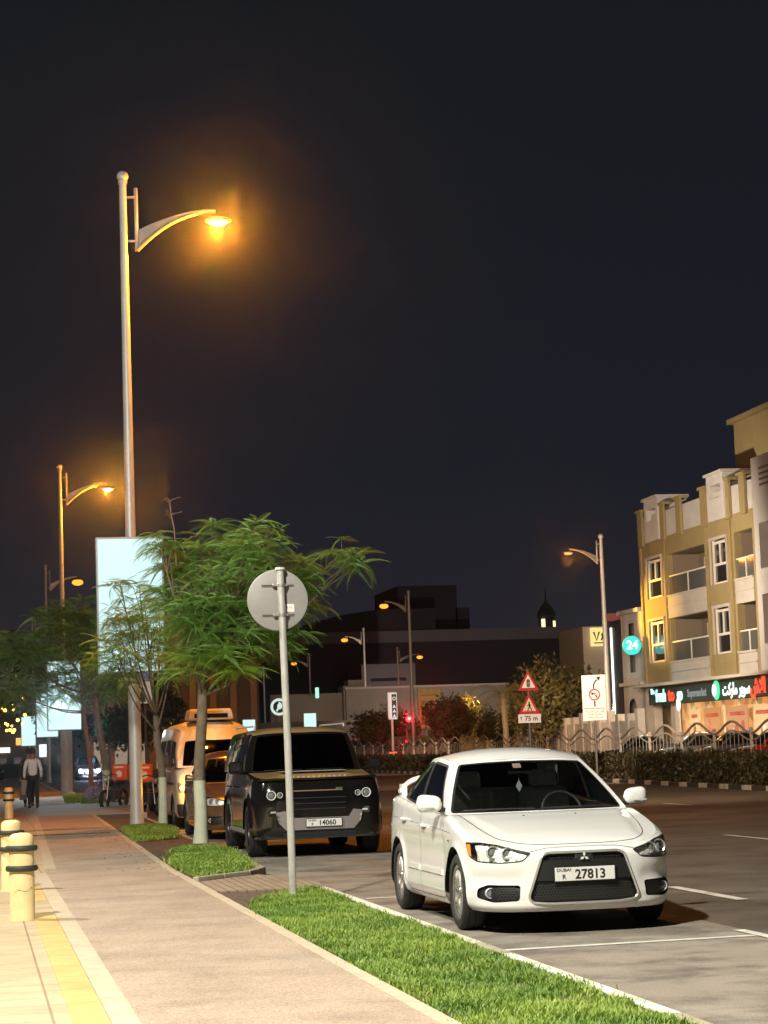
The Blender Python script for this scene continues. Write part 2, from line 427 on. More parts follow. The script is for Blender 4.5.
def wheel(parent, loc, R, w, side, rimr, spokes, rim_m, tyre_m, style='twin'):
    """wheel (empty) > tyre, rim, brake; side +1 = outer face towards +y"""
    e_ = bpy.data.objects.new('wheel', None); COL.objects.link(e_); e_.parent = parent; e_.location = loc; e_.empty_display_size = .1
    k = side; t = MB(); h = w/2
    t.lathe([(rimr, -h*.8), (rimr+.02, -h), (R-.03, -h*1.02), (R-.008, -h*.86), (R, -h*.6), (R-.006, -h*.56), (R-.006,-h*.5),(R, -h*.46), (R, -h*.05), (R-.006,-h*.02),(R-.006,h*.03),(R, h*.06), (R,h*.46),(R-.006,h*.5),(R-.006,h*.56),(R, h*.6), (R-.008, h*.86), (R-.03, h*1.02), (rimr+.02, h), (rimr, h*.8), (rimr-.02, 0)], 48, axis='Y')
    t.build('tyre', tyre_m, e_, smooth=True)
    r = MB(); o = h*.82*k
    r.lathe([(rimr-.012, -h*.7*k), (rimr-.022, h*.2*k), (rimr-.014, o*.9), (rimr+.004, o), (rimr+.006, o*1.04), (rimr-.002, o*1.06), (rimr-.02, o*.98)], 48, axis='Y')
    r.lathe([(.001, o*.98), (.03, o*.98), (.034, o*.9), (.065, o*.72), (.07, o*.4)], 20, axis='Y')
    for i in range(spokes):
        a = 2*pi*i/spokes+.2
        offs = (-.085, .085) if style == 'twin' else (0,)
        for d_ in offs:
            a1, a2 = a+d_*.6, a+d_*1.35
            w1, w2 = (.019, .014) if style == 'twin' else (.042, .030)
            p1 = np.array([cos(a1)*.045, sin(a1)*.045]); p2 = np.array([cos(a2)*(rimr-.012), sin(a2)*(rimr-.012)])
            tt = (p2-p1)/np.linalg.norm(p2-p1); nn = np.array([-tt[1], tt[0]])
            V = []
            for p, ww, y0, y1 in ((p1, w1, o*.42, o*.86), ((p1+p2)/2, (w1+w2)/2*.9, o*.5, o*.84), (p2, w2, o*.55, o*.97)):
                for a_, yy in ((-1, y0), (-.6, y1), (.6, y1), (1, y0)):
                    c = p+nn*ww*a_; V.append((c[0], yy, c[1]))
            r.add(V, [(0,1,5,4),(1,2,6,5),(2,3,7,6),(4,5,9,8),(5,6,10,9),(6,7,11,10)])
    r.build('rim', rim_m, e_, smooth=True)
    b = MB(); b.lathe([(.0, o*.1), (R*.44, o*.1), (R*.44, o*.2), (0.0001, o*.2)], 32, axis='Y'); b.build('brake_disc', M('brake_steel', (.08,.08,.08), .5, .6), e_, smooth=True)
    return e_

# ================================================================== CARS
TYRE = M('tyre_rubber', (.018,.017,.016), .75, bump=(60,.3)); BLACKP = M('black_plastic', (.012,.012,.012), .5, bump=(90,.15,.003)); GLOSSB = M('gloss_black', (.006,.006,.006), .12, coat=.6)
CHROME = M('chrome', (.86,.85,.82), .28, .8); ALLOY = M('alloy_rim', (.62,.60,.56), .3, .85, coat=.4); DARKALLOY = M('dark_alloy', (.06,.06,.06), .3, .7)
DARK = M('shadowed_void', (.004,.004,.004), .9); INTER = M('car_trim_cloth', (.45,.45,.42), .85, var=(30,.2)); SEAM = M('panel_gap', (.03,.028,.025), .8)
GLASS = glass_mat('car_glass', (.62,.66,.63)); GLASSD = glass_mat('dark_car_glass', (.035,.035,.035), .03); LENS = glass_mat('lamp_lens', (.97,.97,.96), .01, 1.18)
AMBER = M('amber_lens', (.95,.32,.04), .15, coat=1); PLATEM = M('plate_white', (.72,.72,.68), .35); INK = M('plate_ink', (.015,.015,.015), .5); REDL = M('tail_lens', (.35,.01,.01), .15, coat=1)

def plate(parent, x, z, num, w=.50, h=.115):
    p = MB().box((0,0,0), (.008, w, h)).build('number_plate', PLATEM, parent, bevel=.003, loc=(x,0,z))
    MB().box((-.005,0,0), (.006, w+.02, h+.02)).build('plate_holder', BLACKP, p, bevel=.003)
    R = (pi/2, 0, pi/2)
    text_obj(num, .105, INK, p, (.005, .045, -.006), R, .0012, .0022, name='plate_number', sx_=.98)
    text_obj('DUBAI', .036, INK, p, (.005, -.175, .033), R, .001, .0004, name='plate_city', sx_=1.15)
    text_obj('R', .052, INK, p, (.005, -.175, -.022), R, .001, .001, name='plate_code')
    return p

def sedan(name, label, loc, rz, paint, group=None, fine=True, num='27813', hero=True, zsc=1.0, glass=None, cat='car', rimm=None):
    t = thing(name, label, cat, loc, rz, group); glass = glass or GLASS
    hz = pchip([.85,.80,.7,.5,.2,-.1,-.45,-1,-1.5,-2.5,-3,-3.5], [.69,.71,.745,.79,.85,.90,.945,.955,.975,1.045,1.075,1.06])
    def H(x, y):
        x = np.asarray(x, float); y = np.abs(y)
        a = hz(x)-.035*(y/.75)**2*np.clip((x+.45)/1.2, 0, 1)
        cr_ = .60+.12*np.clip((.5-x)/.9, 0, 1); a = a+.012*(1-np.clip((y-cr_+.06)/.06, 0, 1))*np.clip((.78-x)/.3, 0, 1)*np.clip((x+.5)/.2, 0, 1)
        return a*zsc
    zc = pchip([-1.05,-1.14,-1.4,-1.7,-2.1,-2.45,-2.6], [1.383,1.418,1.482,1.508,1.482,1.415,1.37])
    def Zr(x, y): return (zc(np.asarray(x, float))-.07*(np.abs(y)/.62)**2.4)*zsc
    B = [(-.46,0),(-.49,.40),(-.575,.775),(-.69,.815),(-1.55,.805),(-2.3,.80),(-2.78,.745),(-3.02,.60),(-3.12,0)]
    T = [(-1.10,0),(-1.12,.33),(-1.20,.55),(-1.30,.60),(-1.66,.63),(-2.02,.62),(-2.30,.565),(-2.46,.47),(-2.52,0)]
    B = [(x, y, float(H(x, y))-.004) for x, y in B]; T = [(x, y, float(Zr(x, y))) for x, y in T]
    def side(x, z, q):
        z = z/zsc
        w = np.clip((.1-x)/.6, 0, 1)*np.clip((x+3.3)/.6, 0, 1)
        o = -.016*np.exp(-((z-.60)/.13)**2)*w+.008*np.exp(-((z-.80)/.035)**2)*w-.03*np.clip((z-.55)/.4, 0, 1)**2
        for xc in (0, -2.635):
            r = np.hypot(x-xc, z-.32); o = o+.018*np.exp(-((r-.37)/.05)**2)*(z > .2)
        # lower lip and bumper waist at the nose
        n = np.clip((x-.3)/.3, 0, 1); o = o-n*(.020*np.exp(-((z-.44)/.07)**2)*np.clip((np.abs(q)-.45)/.1, 0, 1))+n*.018*np.exp(-((z-.225)/.03)**2)
        return o
    sh = Shell([(.93,0),(.922,.2),(.893,.4),(.832,.58),(.725,.72),(.56,.81),(.32,.858),(0,.875),(-.6,.872),(-1.4,.872),(-2.2,.875),(-2.7,.875),(-3.1,.85),(-3.4,.78),(-3.56,.6),(-3.63,.3),(-3.64,0)],
               H, B, T, Zr, lambda x: np.interp(x, [-3.6,-3.2,-.4,.3,.7], [.06,.06,.055,.06,.10]), .185, .05, side, .022)
    sp = (.035,.022) if fine else (.14,.07)
    sy = lambda y: float(np.interp(y, sh.C[:150,1], sh.d[:150]))
    # openings of the nose, half outlines in (s, z)
    z_ = zsc
    gr = roundpoly([(-.06,.663*z_),(sy(.30),.652*z_),(sy(.345),.63*z_),(sy(.46),.30*z_),(sy(.43),.258*z_),(sy(.3),.246*z_),(-.06,.243*z_)], [0,.05,.04,.05,.04,.05,0])
    fog = roundpoly([(sy(.52),.40*z_),(sy(.76),.405*z_),(sy(.80)+.04,.37*z_),(sy(.80)+.05,.30*z_),(sy(.72),.262*z_),(sy(.53),.275*z_)], .03)
    hl = roundpoly([(sy(.43),.655*z_),(sy(.50),.592*z_),(sy(.66),.580*z_),(sy(.80)+.02,.592*z_),(sy(.80)+.17,.632*z_),(sy(.80)+.25,.738*z_),(sy(.80)+.05,.742*z_),(sy(.70),.720*z_)], [.02,.03,.05,.03,.03,.02,.03,.05])
    ws = roundpoly([(-1.97,.035),(1.97,.035),(1.95,.955),(-1.95,.955)], .09)
    wsh = roundpoly([(-.2,.035),(1.97,.035),(1.95,.955),(-.2,.955)], [0,.09,.09,0])
    sw = [roundpoly([(3.03,.045),(4.12,.045),(4.12,.90),(3.12,.90)], .06), roundpoly([(4.26,.045),(5.96,.06),(5.78,.74),(5.3,.90),(4.26,.90)], .09)]
    rw = roundpoly([(6.95,.06),(8.2,.06),(8.2,.93),(6.95,.93)], [.1,0,0,.1])
    hood = [(.792,0),(.785,.2),(.755,.38),(.69,.52),(.50,.63),(.2,.69),(-.1,.72),(-.42,.745),(-.40,.6),(-.375,.3),(-.37,0)]
    hoodf = [tuple(p) for p in crom(hood[:8], 6)]+[tuple(p) for p in crom(hood[8:], 6)]
    hfull = hoodf+[(x, -y) for x, y in reversed(hoodf[1:-1])]
    mb = sh.body([(0, .32, .375), (-2.635, .32, .375)], [gr, fog, hl], sp, hfull, ghholes=[wsh]+sw+[rw])
    body = mb.build('body', paint, t); weld(body)
    shrink = lambda P, k: [(x-(.004 if y > 0 else -.004)*0, y) for x, y in P]
    hf = np.array(hfull); cc = hf.mean(0); hf2 = [tuple(cc+(p-cc)*(1-.005/max(.3, np.hypot(*(p-cc))))) for p in hf]
    V, F = patch(hf2, [], (sp[0], sp[0]), sh.deckmap); V[:,2] += .0015
    ho = MB().add(V, F).build('hood', paint, t); weld(ho)
    V, F = patch([(x, y) for x, y in [(-.37,-.6),(-.37,.6),(-.42,.74),(-.52,.70),(-.48,.38),(-.455,0),(-.48,-.38),(-.52,-.70),(-.42,-.74)]], [], (.06,.06), sh.deckmap); V[:,2] -= .004
    MB().add(V, F).build('cowl', BLACKP, t)
    # dark liner just inside the shell, floor pan, wheel houses
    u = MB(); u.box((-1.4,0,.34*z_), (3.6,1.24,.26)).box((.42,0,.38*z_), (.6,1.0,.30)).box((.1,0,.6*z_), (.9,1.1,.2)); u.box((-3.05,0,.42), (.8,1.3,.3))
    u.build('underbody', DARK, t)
    wh = MB()
    for xc in (0,-2.635):
        for s_ in (-1, 1):
            P = [(xc+.37*cos(a), .32+.37*sin(a)) for a in np.linspace(-.35, pi+.35, 20)]
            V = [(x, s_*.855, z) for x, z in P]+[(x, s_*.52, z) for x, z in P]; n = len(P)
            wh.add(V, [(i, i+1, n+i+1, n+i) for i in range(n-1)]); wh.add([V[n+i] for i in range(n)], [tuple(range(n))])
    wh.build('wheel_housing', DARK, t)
    # glass
    V, F = patch(ws, [], (.1,.07), sh.gh, 0); MB().add(V-np.array([.004,0,.002]), F).build('windshield', glass, t, smooth=True)
    for i, w_ in enumerate(sw):
        V, F = patch(w_, [], (.12,.1), sh.gh)
        for s_ in (1,-1): MB().add((V-np.array([0,.004,0]))*np.array([1,s_,1]), F).build('side_window', GLASSD if hero else glass, t, smooth=True)
    V, F = patch(rw, [], (.12,.1), sh.gh); m_ = MB(); mirror_add(m_, V+np.array([.004,0,0]), F); m_.build('rear_window', GLASSD, t)
    tr = MB()
    cl = lambda P: list(P)+[P[0]]
    for w_ in [ws]: line_on(tr, cl(w_), sh.gh, .022, .001, False)
    for w_ in sw: line_on(tr, cl(w_), sh.gh, .024, .0015, True)
    line_on(tr, [(4.19,.04),(4.19,.90)], sh.gh, .07, .001, True, step=.1)
    tr.build('window_trim', BLACKP, t)
    # lamps
    def plx(P, off): return patch(P, [], (.03,.02) if fine else (.1,.05), sh.sk, off)
    V, F = plx(hl, 0)
    for s_ in (-1, 1):
        sc_ = np.array([1,s_,1]); lens = MB().add(V*sc_, F).build('headlight', LENS, t, smooth=True)
        V2 = V.copy(); V2[:,0] -= .032; V2[:,1] -= .02; V2 += rng.normal(0,.003,V2.shape); MB().add(V2*sc_, F).build('reflector', M('reflector', (.88,.88,.86), .40, .25, bump=(25,.8,.02)), lens, smooth='all')
        b = MB()
        for (y, zz, r_) in ((.60,.655,.038),(.705,.665,.042)):
            x = float(np.interp(y, sh.C[:150,1], sh.C[:150,0]))-.045
            b.lathe([(r_+.014, 0), (r_+.010, .012), (r_, .004), (r_-.004,-.03)], 24, c=(x, y*s_, zz*z_), axis='X')
        b.build('lamp_bezel', CHROME, lens, smooth=True)
        b = MB()
        for (y, zz, r_) in ((.60,.655,.036),(.705,.665,.04)):
            x = float(np.interp(y, sh.C[:150,1], sh.C[:150,0]))-.07; b.ball((x, y*s_, zz*z_), r_, 8, (.7,1,1))
        b.build('projector_lens', M('projector', (.25,.27,.28), .05, .3, coat=1), lens, smooth='all')
        am = roundpoly([(sy(.80)+.12,.625*z_),(sy(.80)+.17,.640*z_),(sy(.80)+.235,.728*z_),(sy(.80)+.15,.728*z_)], .01)
        Va, Fa = patch(am, [], (.05,.05), sh.sk, 0); Va[:,1] += .003; Va[:,0] += .002; MB().add(Va*sc_, Fa).build('turn_signal', AMBER, lens, smooth='all')
        o_ = MB(); line_on(o_, cl(hl), sh.sk, .010, .001, False); 
        for k in range(len(o_.v)): o_.v[k] = o_.v[k]*sc_
        o_.build('lamp_seal', BLACKP, lens)
    # grille
    gfull = gr[1:-1]; gfull = gfull+[(-x, y) for x, y in reversed(gfull)]
    V, F = patch(gfull, [], (.03,.02) if fine else (.1,.05), sh.sk); V = V-np.array([.035,0,0])
    g = MB().add(V, F).build('grille', M('grille_black', (.010,.010,.010), .45), t)
    rim = MB(); P = np.array(densify(gfull, (.02,.02))); Q = sh.sk(P); Q[:,0] += .004
    rim.tube([tuple(p) for p in Q]+[tuple(Q[0])], .0115, 8, False)
    rim.build('chrome_surround', CHROME, g, smooth='all')
    wl = MB(); V, F = [], []      # dark side walls of the opening
    a = Q; b_ = Q-np.array([.04,0,0]); k = len(Q); wl.add(np.concatenate([a, b_]), [(i,(i+1)%k,k+(i+1)%k,k+i) for i in range(k)]); wl.build('grille_wall', BLACKP, g)
    if fine:
        mesh_ = MB()         # honeycomb wires
        def hexes(y0, y1, z0, z1, test, rr=.0145):
            dx, dz = rr*1.732, rr*1.5; j = 0; z = z0
            while z < z1:
                y = y0+(dx/2 if j % 2 else 0)
                while y < y1:
                    if test(y, z):
                        pts = []
                        for q in range(4):
                            a = pi/6+q*pi/3; yy, zz = y+rr*cos(a)*1.0, z+rr*sin(a); xx = float(np.interp(abs(yy), sh.C[:150,1], sh.C[:150,0]))-.022-max(0, zz-.6)*.5
                            pts.append((xx, yy, zz))
                        mesh_.tube(pts, .0024, 3, False)
                    y += dx
                z += dz; j += 1
        hexes(-.43, .43, .275, .425, lambda y, z: abs(y) < .335+.115*(.65-z)/.39-.02)
        hexes(-.33, .33, .60, .645, lambda y, z: .085 < abs(y) < .335+.115*(.65-z)/.39-.025)
        hexes(-.82, .82, .285, .39, lambda y, z: .545 < abs(y) < .68)
        mesh_.build('honeycomb_mesh', M('mesh_grey', (.05,.05,.048), .4), g)
    # centre bar carrying the plate
    bar = roundpoly([(-.375,.592*z_),(.375,.592*z_),(.405,.43*z_),(-.405,.43*z_)], .02)
    V, F = patch(bar, [], (.05,.04), sh.sk); V[:,0] -= .006; MB().add(V, F).build('bumper_bar', BLACKP, g)
    bar = roundpoly([(-.085,.592*z_),(.085,.592*z_),(.06,.66*z_),(-.06,.66*z_)], .01)
    V, F = patch(bar, [], (.05,.04), sh.sk); V[:,0] -= .004; MB().add(V, F).build('emblem_base', BLACKP, g)
    plate(t, .934, .478*z_, num, .50, .108)
    if hero:
        em = MB()
        for k in range(3):
            a = pi/2+k*2*pi/3; R_ = .040; d = np.array([cos(a), sin(a)]); n_ = np.array([-d[1], d[0]])
            q = [d*.001, d*R_*.5+n_*R_*.29, d*R_, d*R_*.5-n_*R_*.29]
            em.prism([(p[0], p[1]) for p in q], 0, .008, 'X')
        e_ = em.build('emblem', M('emblem_silver', (.8,.8,.78), .35, .3), t, loc=(.934,0,.612)); e_.rotation_euler = (0, -.15, 0)
    # fog lamps
    for s_ in (-1, 1):
        sc_ = np.array([1,s_,1]); V, F = patch(fog, [], (.03,.02) if fine else (.1,.05), sh.sk); V = V.copy(); V[:,0] -= .03; V[:,1] -= .008
        fg = MB().add(V*sc_, F).build('fog_lamp', BLACKP, t, smooth='all')
        x = float(np.interp(.735, sh.C[:150,1], sh.C[:150,0])); b = MB().lathe([(.044,-.03),(.044,.004),(.039,.008),(.034,.002)], 24, c=(x-.035,.725*s_,.335*z_), axis='X'); b.build('fog_ring', M('satin', (.12,.12,.12), .3, .6), fg, smooth=True)
        MB().ball((x-.042,.725*s_,.335*z_), .034, 8, (.35,1,1)).build('fog_lens', M('projector'), fg, smooth='all')
        Pq = np.array(densify(fog, (.02,.02))); Q = sh.sk(Pq); k = len(Q); m_ = MB(); m_.add(np.concatenate([Q, Q-np.array([.034,.01,0])])*sc_, [(i,(i+1)%k,k+(i+1)%k,k+i) for i in range(k)]); m_.build('fog_wall', BLACKP, fg)
    # seams: doors, bumper, fender
    sm = MB(); X = sh.s_at_x
    zb = lambda x: float(hz(x))*zsc-.02
    if fine:
        line_on(sm, [(X(-.50),.90),(X(-.52),.80),(X(-.47),.5),(X(-.45),.27),(X(-.55),.235),(X(-1.5),.225),(X(-2.12),.235),(X(-2.22),.32),(X(-2.30),.50),(X(-2.52),.70),(X(-2.50),.95)], sh.sk, .007)
        line_on(sm, [(X(-1.56),.94),(X(-1.56),.6),(X(-1.52),.23)], sh.sk, .007)
        line_on(sm, [(sy(.80)+.25,.66),(X(.34),.655)], sh.sk, .005)
        line_on(sm, [(sy(.44),.665),(sy(.30),.69),(sy(.1),.695),(0,.695)], sh.sk, .006)
        line_on(sm, [(X(-.2),.80),(X(-.5),.815),(X(-2.5),.87),(X(-3.0),.88)], sh.sk, .0035)
        hv = np.array(hfull+[hfull[0]]); line_on(sm, hv[:], sh.deckmap, .007, .0005, False)
    sm.build('panel_gaps', SEAM, t)
    if fine:
        mo = MB()
        for a, b in ((-.56,-1.50),(-1.60,-2.12)):
            q = np.linspace(X(a), X(b), 14)
            for s_ in (1,-1):
                for j in range(13):
                    P0 = sh.sk(np.array([[q[j],.43],[q[j+1],.43],[q[j+1],.475],[q[j],.475]])); c = P0.copy(); c[:,1] += .011
                    V = np.concatenate([P0, c])*np.array([1,s_,1]); mo.add(V, [(4,5,6,7),(0,1,5,4),(2,3,7,6)]+([(1,2,6,5)] if j == 12 else [])+([(3,0,4,7)] if j == 0 else []))
        mo.build('side_moulding', paint, t)
        for x_, s_ in ((-1.36,1),(-1.36,-1),(-2.32,1),(-2.32,-1)):
            zz = .835 if x_ > -2 else .87; yy = .866
            h = MB().tube([(x_+.10, s_*(yy-.01), zz), (x_+.08, s_*(yy+.022), zz), (x_-.06, s_*(yy+.024), zz+.003), (x_-.10, s_*(yy-.008), zz+.004)], [.010,.014,.014,.011], 8); h.build('door_handle', paint, t, smooth='all')
        MB().box((-.28,-.866,.735), (.045,.012,.016)).box((-.28,.866,.735), (.045,.012,.016)).build('side_repeater', M('smoke', (.08,.05,.03), .2), t, bevel=.004)
    # mirrors
    for s_ in (-1, 1):
        b = MB(); prof = []
        N_ = 14; V = []
        for i in range(N_+1):
            a = i/N_; y = .825+.225*a; k_ = (1-(2*a-1)**4)**.5 if 0 < a < 1 else .05
            k_ = max(.05, min(1, k_)); hh = (.072+.012*a)*k_; ww = .055*k_; cz = 1.035*zsc+.012*a; cx = -.69-.03*a
            for j in range(16):
                q = 2*pi*j/16; ce = abs(cos(q))**.75*(1 if cos(q) > 0 else -1); se = abs(sin(q))**.75*(1 if sin(q) > 0 else -1)
                V.append((cx+ww*ce*(1.1 if ce > 0 else .6), s_*y, cz+hh*se))
        F = [(i*16+j, i*16+(j+1)%16, (i+1)*16+(j+1)%16, (i+1)*16+j) for i in range(N_) for j in range(16)]+[tuple(range(16)), tuple(N_*16+j for j in range(16))]
        b.add(V, F); mi = b.build('side_mirror', paint, t, smooth='all')
        MB().box((-.70, s_*.82, .985*zsc), (.07,.10,.035)).build('mirror_foot', BLACKP, mi, bevel=.008)
        MB().box((-.636, s_*.965, 1.008*zsc), (.012,.12,.012)).build('mirror_strip', M('satin'), mi, bevel=.004)
    # wheels
    for xc in (0,-2.635):
        for s_ in (-1, 1): wheel(t, (xc, s_*.765, .318), .318, .205, s_, .218, 7, rimm or ALLOY, TYRE)
    # interior
    it = MB(); it.box((-.80,0,.86*z_), (.36,1.36,.14)).box((-1.2,0,.45), (1.2,1.3,.1)); it.build('dashboard', M('dash', (.035,.035,.034), .7), t, bevel=.03)
    for y in (-.36,.36):
        s_ = MB().box((-1.72,y,.83*z_), (.14,.48,.62), ry=-.2).box((-1.5,y,.56), (.5,.48,.16)); s_.build('seat', INTER, t, bevel=.05)
        MB().box((-1.78,y,1.21*z_), (.1,.26,.17), ry=-.12).build('headrest', INTER, t, bevel=.04)
    MB().box((-2.5,0,.85*z_), (.2,1.2,.55), ry=-.25).build('rear_bench', INTER, t, bevel=.05)
    if hero:
        sw_ = MB(); sw_.tube([(.0, .18*cos(a), .18*sin(a)) for a in np.linspace(0, 2*pi, 33)], .014, 8, False); sw_.box((0,0,0), (.03,.34,.05)).box((0,0,-.08), (.03,.05,.16))
        o_ = sw_.build('steering_wheel', M('wheel_leather', (.05,.05,.05), .5), t, smooth=True, loc=(-1.08,.36,.93)); o_.rotation_euler = (0,-.45,0)
        MB().box((-1.16,0,1.295), (.03,.22,.06)).build('inner_mirror', BLACKP, t, bevel=.01)
        for y0, y1, q0 in ((-.62,-.05,.03),(.0,.62,.03)):
            wp = MB(); P = sh.gh(np.array([[np.interp(abs(y), [0,.4,.70], [0,1,1.9])*(1 if y > 0 else -1), q0+.012*sin(pi*(y-y0)/(y1-y0))+.01] for y in np.linspace(y0, y1, 14)])); P[:,0] += .02; P[:,2] += .012
            wp.tube([tuple(p) for p in P], .006, 6); wp.build('wiper', BLACKP, t)
        # toll tag, hanging charm and washer nozzles
        V, F = patch(roundpoly([(.06,.84),(.27,.84),(.27,.925),(.06,.925)], .01), [], (.1,.1), sh.gh); V = V+np.array([-.010,0,-.004])
        V[:,1] *= -1; MB().add(V, F).build('toll_tag', M('tag', (.75,.45,.38), .5), t)
        ch = MB(); ch.prism([(-.03,0),(0,.055),(.03,0),(0,-.055)], -.003, .003, 'X'); ch.tube([(0,0,.05),(0,0,.12)], .002, 4); ch.build('hanging_charm', M('charm', (.45,.5,.52), .4), t, loc=(-1.12,-.02,1.16))
        MB().box((-.18,-.22,.925), (.02,.014,.010)).box((-.18,.24,.925), (.02,.014,.010)).build('washer_nozzle', BLACKP, t)
        # boot wing
        n = 30; V = []
        for i in range(n+1):
            y = -.70+1.4*i/n; a = abs(y)/.70; zc_ = 1.235-.135*a**7; xc_ = -3.36-.02*a; ch_ = .17*(1-.15*a)
            for px, pz in ((.5,0),(.3,.018),(0,.026),(-.4,.02),(-.5,.004),(-.3,-.008),(0,-.012),(.35,-.012)): V.append((xc_+px*ch_, y, zc_+pz*1.3))
        F = [(i*8+j, i*8+(j+1)%8, (i+1)*8+(j+1)%8, (i+1)*8+j) for i in range(n) for j in range(8)]+[tuple(range(8)), tuple(n*8+j for j in range(8))]
        w_ = MB().add(V, F)
        for y in (-.66,.66): w_.box((-3.38,y,1.12), (.14,.05,.12))
        w_.build('boot_wing', paint, t, smooth=True)
    for s_ in (-1, 1): MB().box((-3.47, s_*.60, .86*z_), (.14,.26,.14), rz=-s_*.5).build('tail_light', REDL, t, bevel=.02)
    return t, sh

def suv():
    P = M('suv_paint', (.010,.0085,.007), .12, .2, coat=1.0); T_SHEEN = M('suv_painted_sheen', (.42,.27,.11), .40, .15, coat=.6)  # sodium-lamp reflection painted as gold into the hood and roof colour
    t = thing('parked_suv', 'tall boxy black off-road car with plate 14060, parked behind the slim sign post', 'car', (4.93, 32.75, 0), -pi/2-.012)
    hz = pchip([.82,.70,.55,.3,-.1,-.6,-1,-4.1], [1.12,1.155,1.175,1.19,1.21,1.235,1.24,1.25])
    def H(x, y):
        x = np.asarray(x, float); y = np.abs(y)
        return hz(x)-.03*np.clip((y-.6)/.3, 0, 1)**2*np.clip((x+.5)/.8, 0, 1)+.022*(1-np.clip((y-.52)/.05, 0, 1))*np.clip((.60-x)/.1, 0, 1)*np.clip((x+.5)/.2, 0, 1)
    zc = pchip([-.85,-1.0,-1.3,-2.2,-3.6,-4.0], [1.80,1.86,1.905,1.925,1.915,1.87])
    def Zr(x, y): return zc(np.asarray(x, float))-.085*(np.abs(y)/.78)**3
    B = [(-.58,0),(-.62,.45),(-.72,.80),(-.84,.90),(-1.9,.915),(-2.9,.915),(-3.8,.90),(-4.0,.80),(-4.06,0)]
    T = [(-.90,0),(-.93,.40),(-.99,.68),(-1.08,.745),(-1.95,.765),(-2.9,.765),(-3.75,.755),(-3.90,.68),(-3.95,0)]
    B = [(x, y, float(H(x, y))-.004) for x, y in B]; T = [(x, y, float(Zr(x, y))) for x, y in T]
    def side(x, z, q):
        o = -.05*np.clip((z-.75)/.45, 0, 1)**2
        for xc in (0, -3.02):
            r = np.hypot(x-xc, z-.40); o = o+.035*np.clip(1-np.abs(r-.47)/.09, 0, 1)
        n = np.clip((x-.45)/.2, 0, 1); return o-n*.03*np.clip((z-.95)/.2, 0, 1)
    sh = Shell([(.86,0),(.858,.3),(.850,.60),(.825,.78),(.74,.90),(.52,.952),(.25,.957),(-.5,.95),(-1.5,.95),(-3,.95),(-3.8,.93),(-4.0,.86),(-4.1,.65),(-4.13,.3),(-4.13,0)],
               H, B, T, Zr, lambda x: np.interp(x, [-4,-.4,.5,.8], [.035,.035,.04,.045]), .27, .07, side, .02)
    sy = lambda y: float(np.interp(y, sh.C[:110,1], sh.d[:110])); X = sh.s_at_x
    wsh = roundpoly([(-.2,.04),(1.96,.04),(1.93,.95),(-.2,.95)], [0,.07,.07,0]); ws = roundpoly([(-1.96,.04),(1.96,.04),(1.93,.95),(-1.93,.95)], .07)
    sw = [roundpoly([(3.05,.03),(3.93,.03),(3.93,.90),(3.10,.90)], .06), roundpoly([(4.07,.03),(4.93,.03),(4.93,.90),(4.07,.90)], .06), roundpoly([(5.07,.03),(5.93,.03),(5.93,.90),(5.07,.90)], .06)]
    hood = [(.735,0),(.725,.5),(.69,.70),(.55,.82),(.2,.855),(-.50,.87),(-.47,.5),(-.46,0)]; hfull = hood+[(x, -y) for x, y in reversed(hood[1:-1])]
    mb = sh.body([(0,.40,.47),(-3.02,.40,.47)], [], (.06,.04), hfull, ghholes=[wsh]+sw)
    weld(mb.build('body', P, t))
    V, F = patch(hfull, [], (.05,.05), sh.deckmap); V[:,2] += .002; weld(MB().add(V, F).build('hood', T_SHEEN, t))
    # roof skin sits a few millimetres proud
    tt = [(p[0]*.998-.004, max(p[1]-.01, 0)) for p in sh.T]; roof = tt+[(x, -y) for x, y in reversed(tt[1:-1])]
    V, F = patch(roof, [], (.09,.09), lambda Q: np.stack([Q[:,0], Q[:,1], Zr(Q[:,0], np.abs(Q[:,1]))+.004], 1)); MB().add(V, F).build('roof', T_SHEEN, t, smooth='all')
    ck = MB(); ck.box((.15,0,1.245), (.46,.96,.004)); 
    # raised lettering across the front edge of the hood, five small blocks as seen at this distance
    hx = .655
    for i, y in enumerate(np.linspace(-.42, .42, 12)): ck.box((hx, y, float(H(hx, abs(y)))+.006), (.02,.034,.008))
    ck.build('hood_lettering', M('satin'), t)
    V, F = patch(ws, [], (.12,.1), sh.gh); MB().add(V-np.array([.006,0,0]), F).build('windshield', GLASSD, t, smooth=True)
    for w_ in sw:
        V, F = patch(w_, [], (.15,.15), sh.gh)
        for s_ in (1,-1): MB().add((V-np.array([0,.005,0]))*np.array([1,s_,1]), F).build('side_window', GLASSD, t)
    MB().box((-2.3,0,1.05), (3.0,1.5,.7)).box((-2.2,0,.55), (3.9,1.5,.5)).box((.1,0,.72), (1.0,1.1,.6)).build('underbody', DARK, t)
    wh = MB()
    for xc in (0,-3.02):
        for s_ in (-1, 1):
            Pq = [(xc+.465*cos(a), .40+.465*sin(a)) for a in np.linspace(-.2, pi+.2, 20)]; V = [(x, s_*.93, z) for x, z in Pq]+[(x, s_*.55, z) for x, z in Pq]; n = len(Pq)
            wh.add(V, [(i, i+1, n+i+1, n+i) for i in range(n-1)]); wh.add([V[n+i] for i in range(n)], [tuple(range(n))])
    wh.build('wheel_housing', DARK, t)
    # grille block
    g = MB(); V, F = patch(roundpoly([(-.42,.60),(.42,.60),(.47,.68),(.44,1.00),(-.44,1.00),(-.47,.68)], .03), [], (.06,.05), sh.sk, 0); V[:,0] += .012; g.add(V, F); g = g.build('grille', GLOSSB, t, smooth='all')
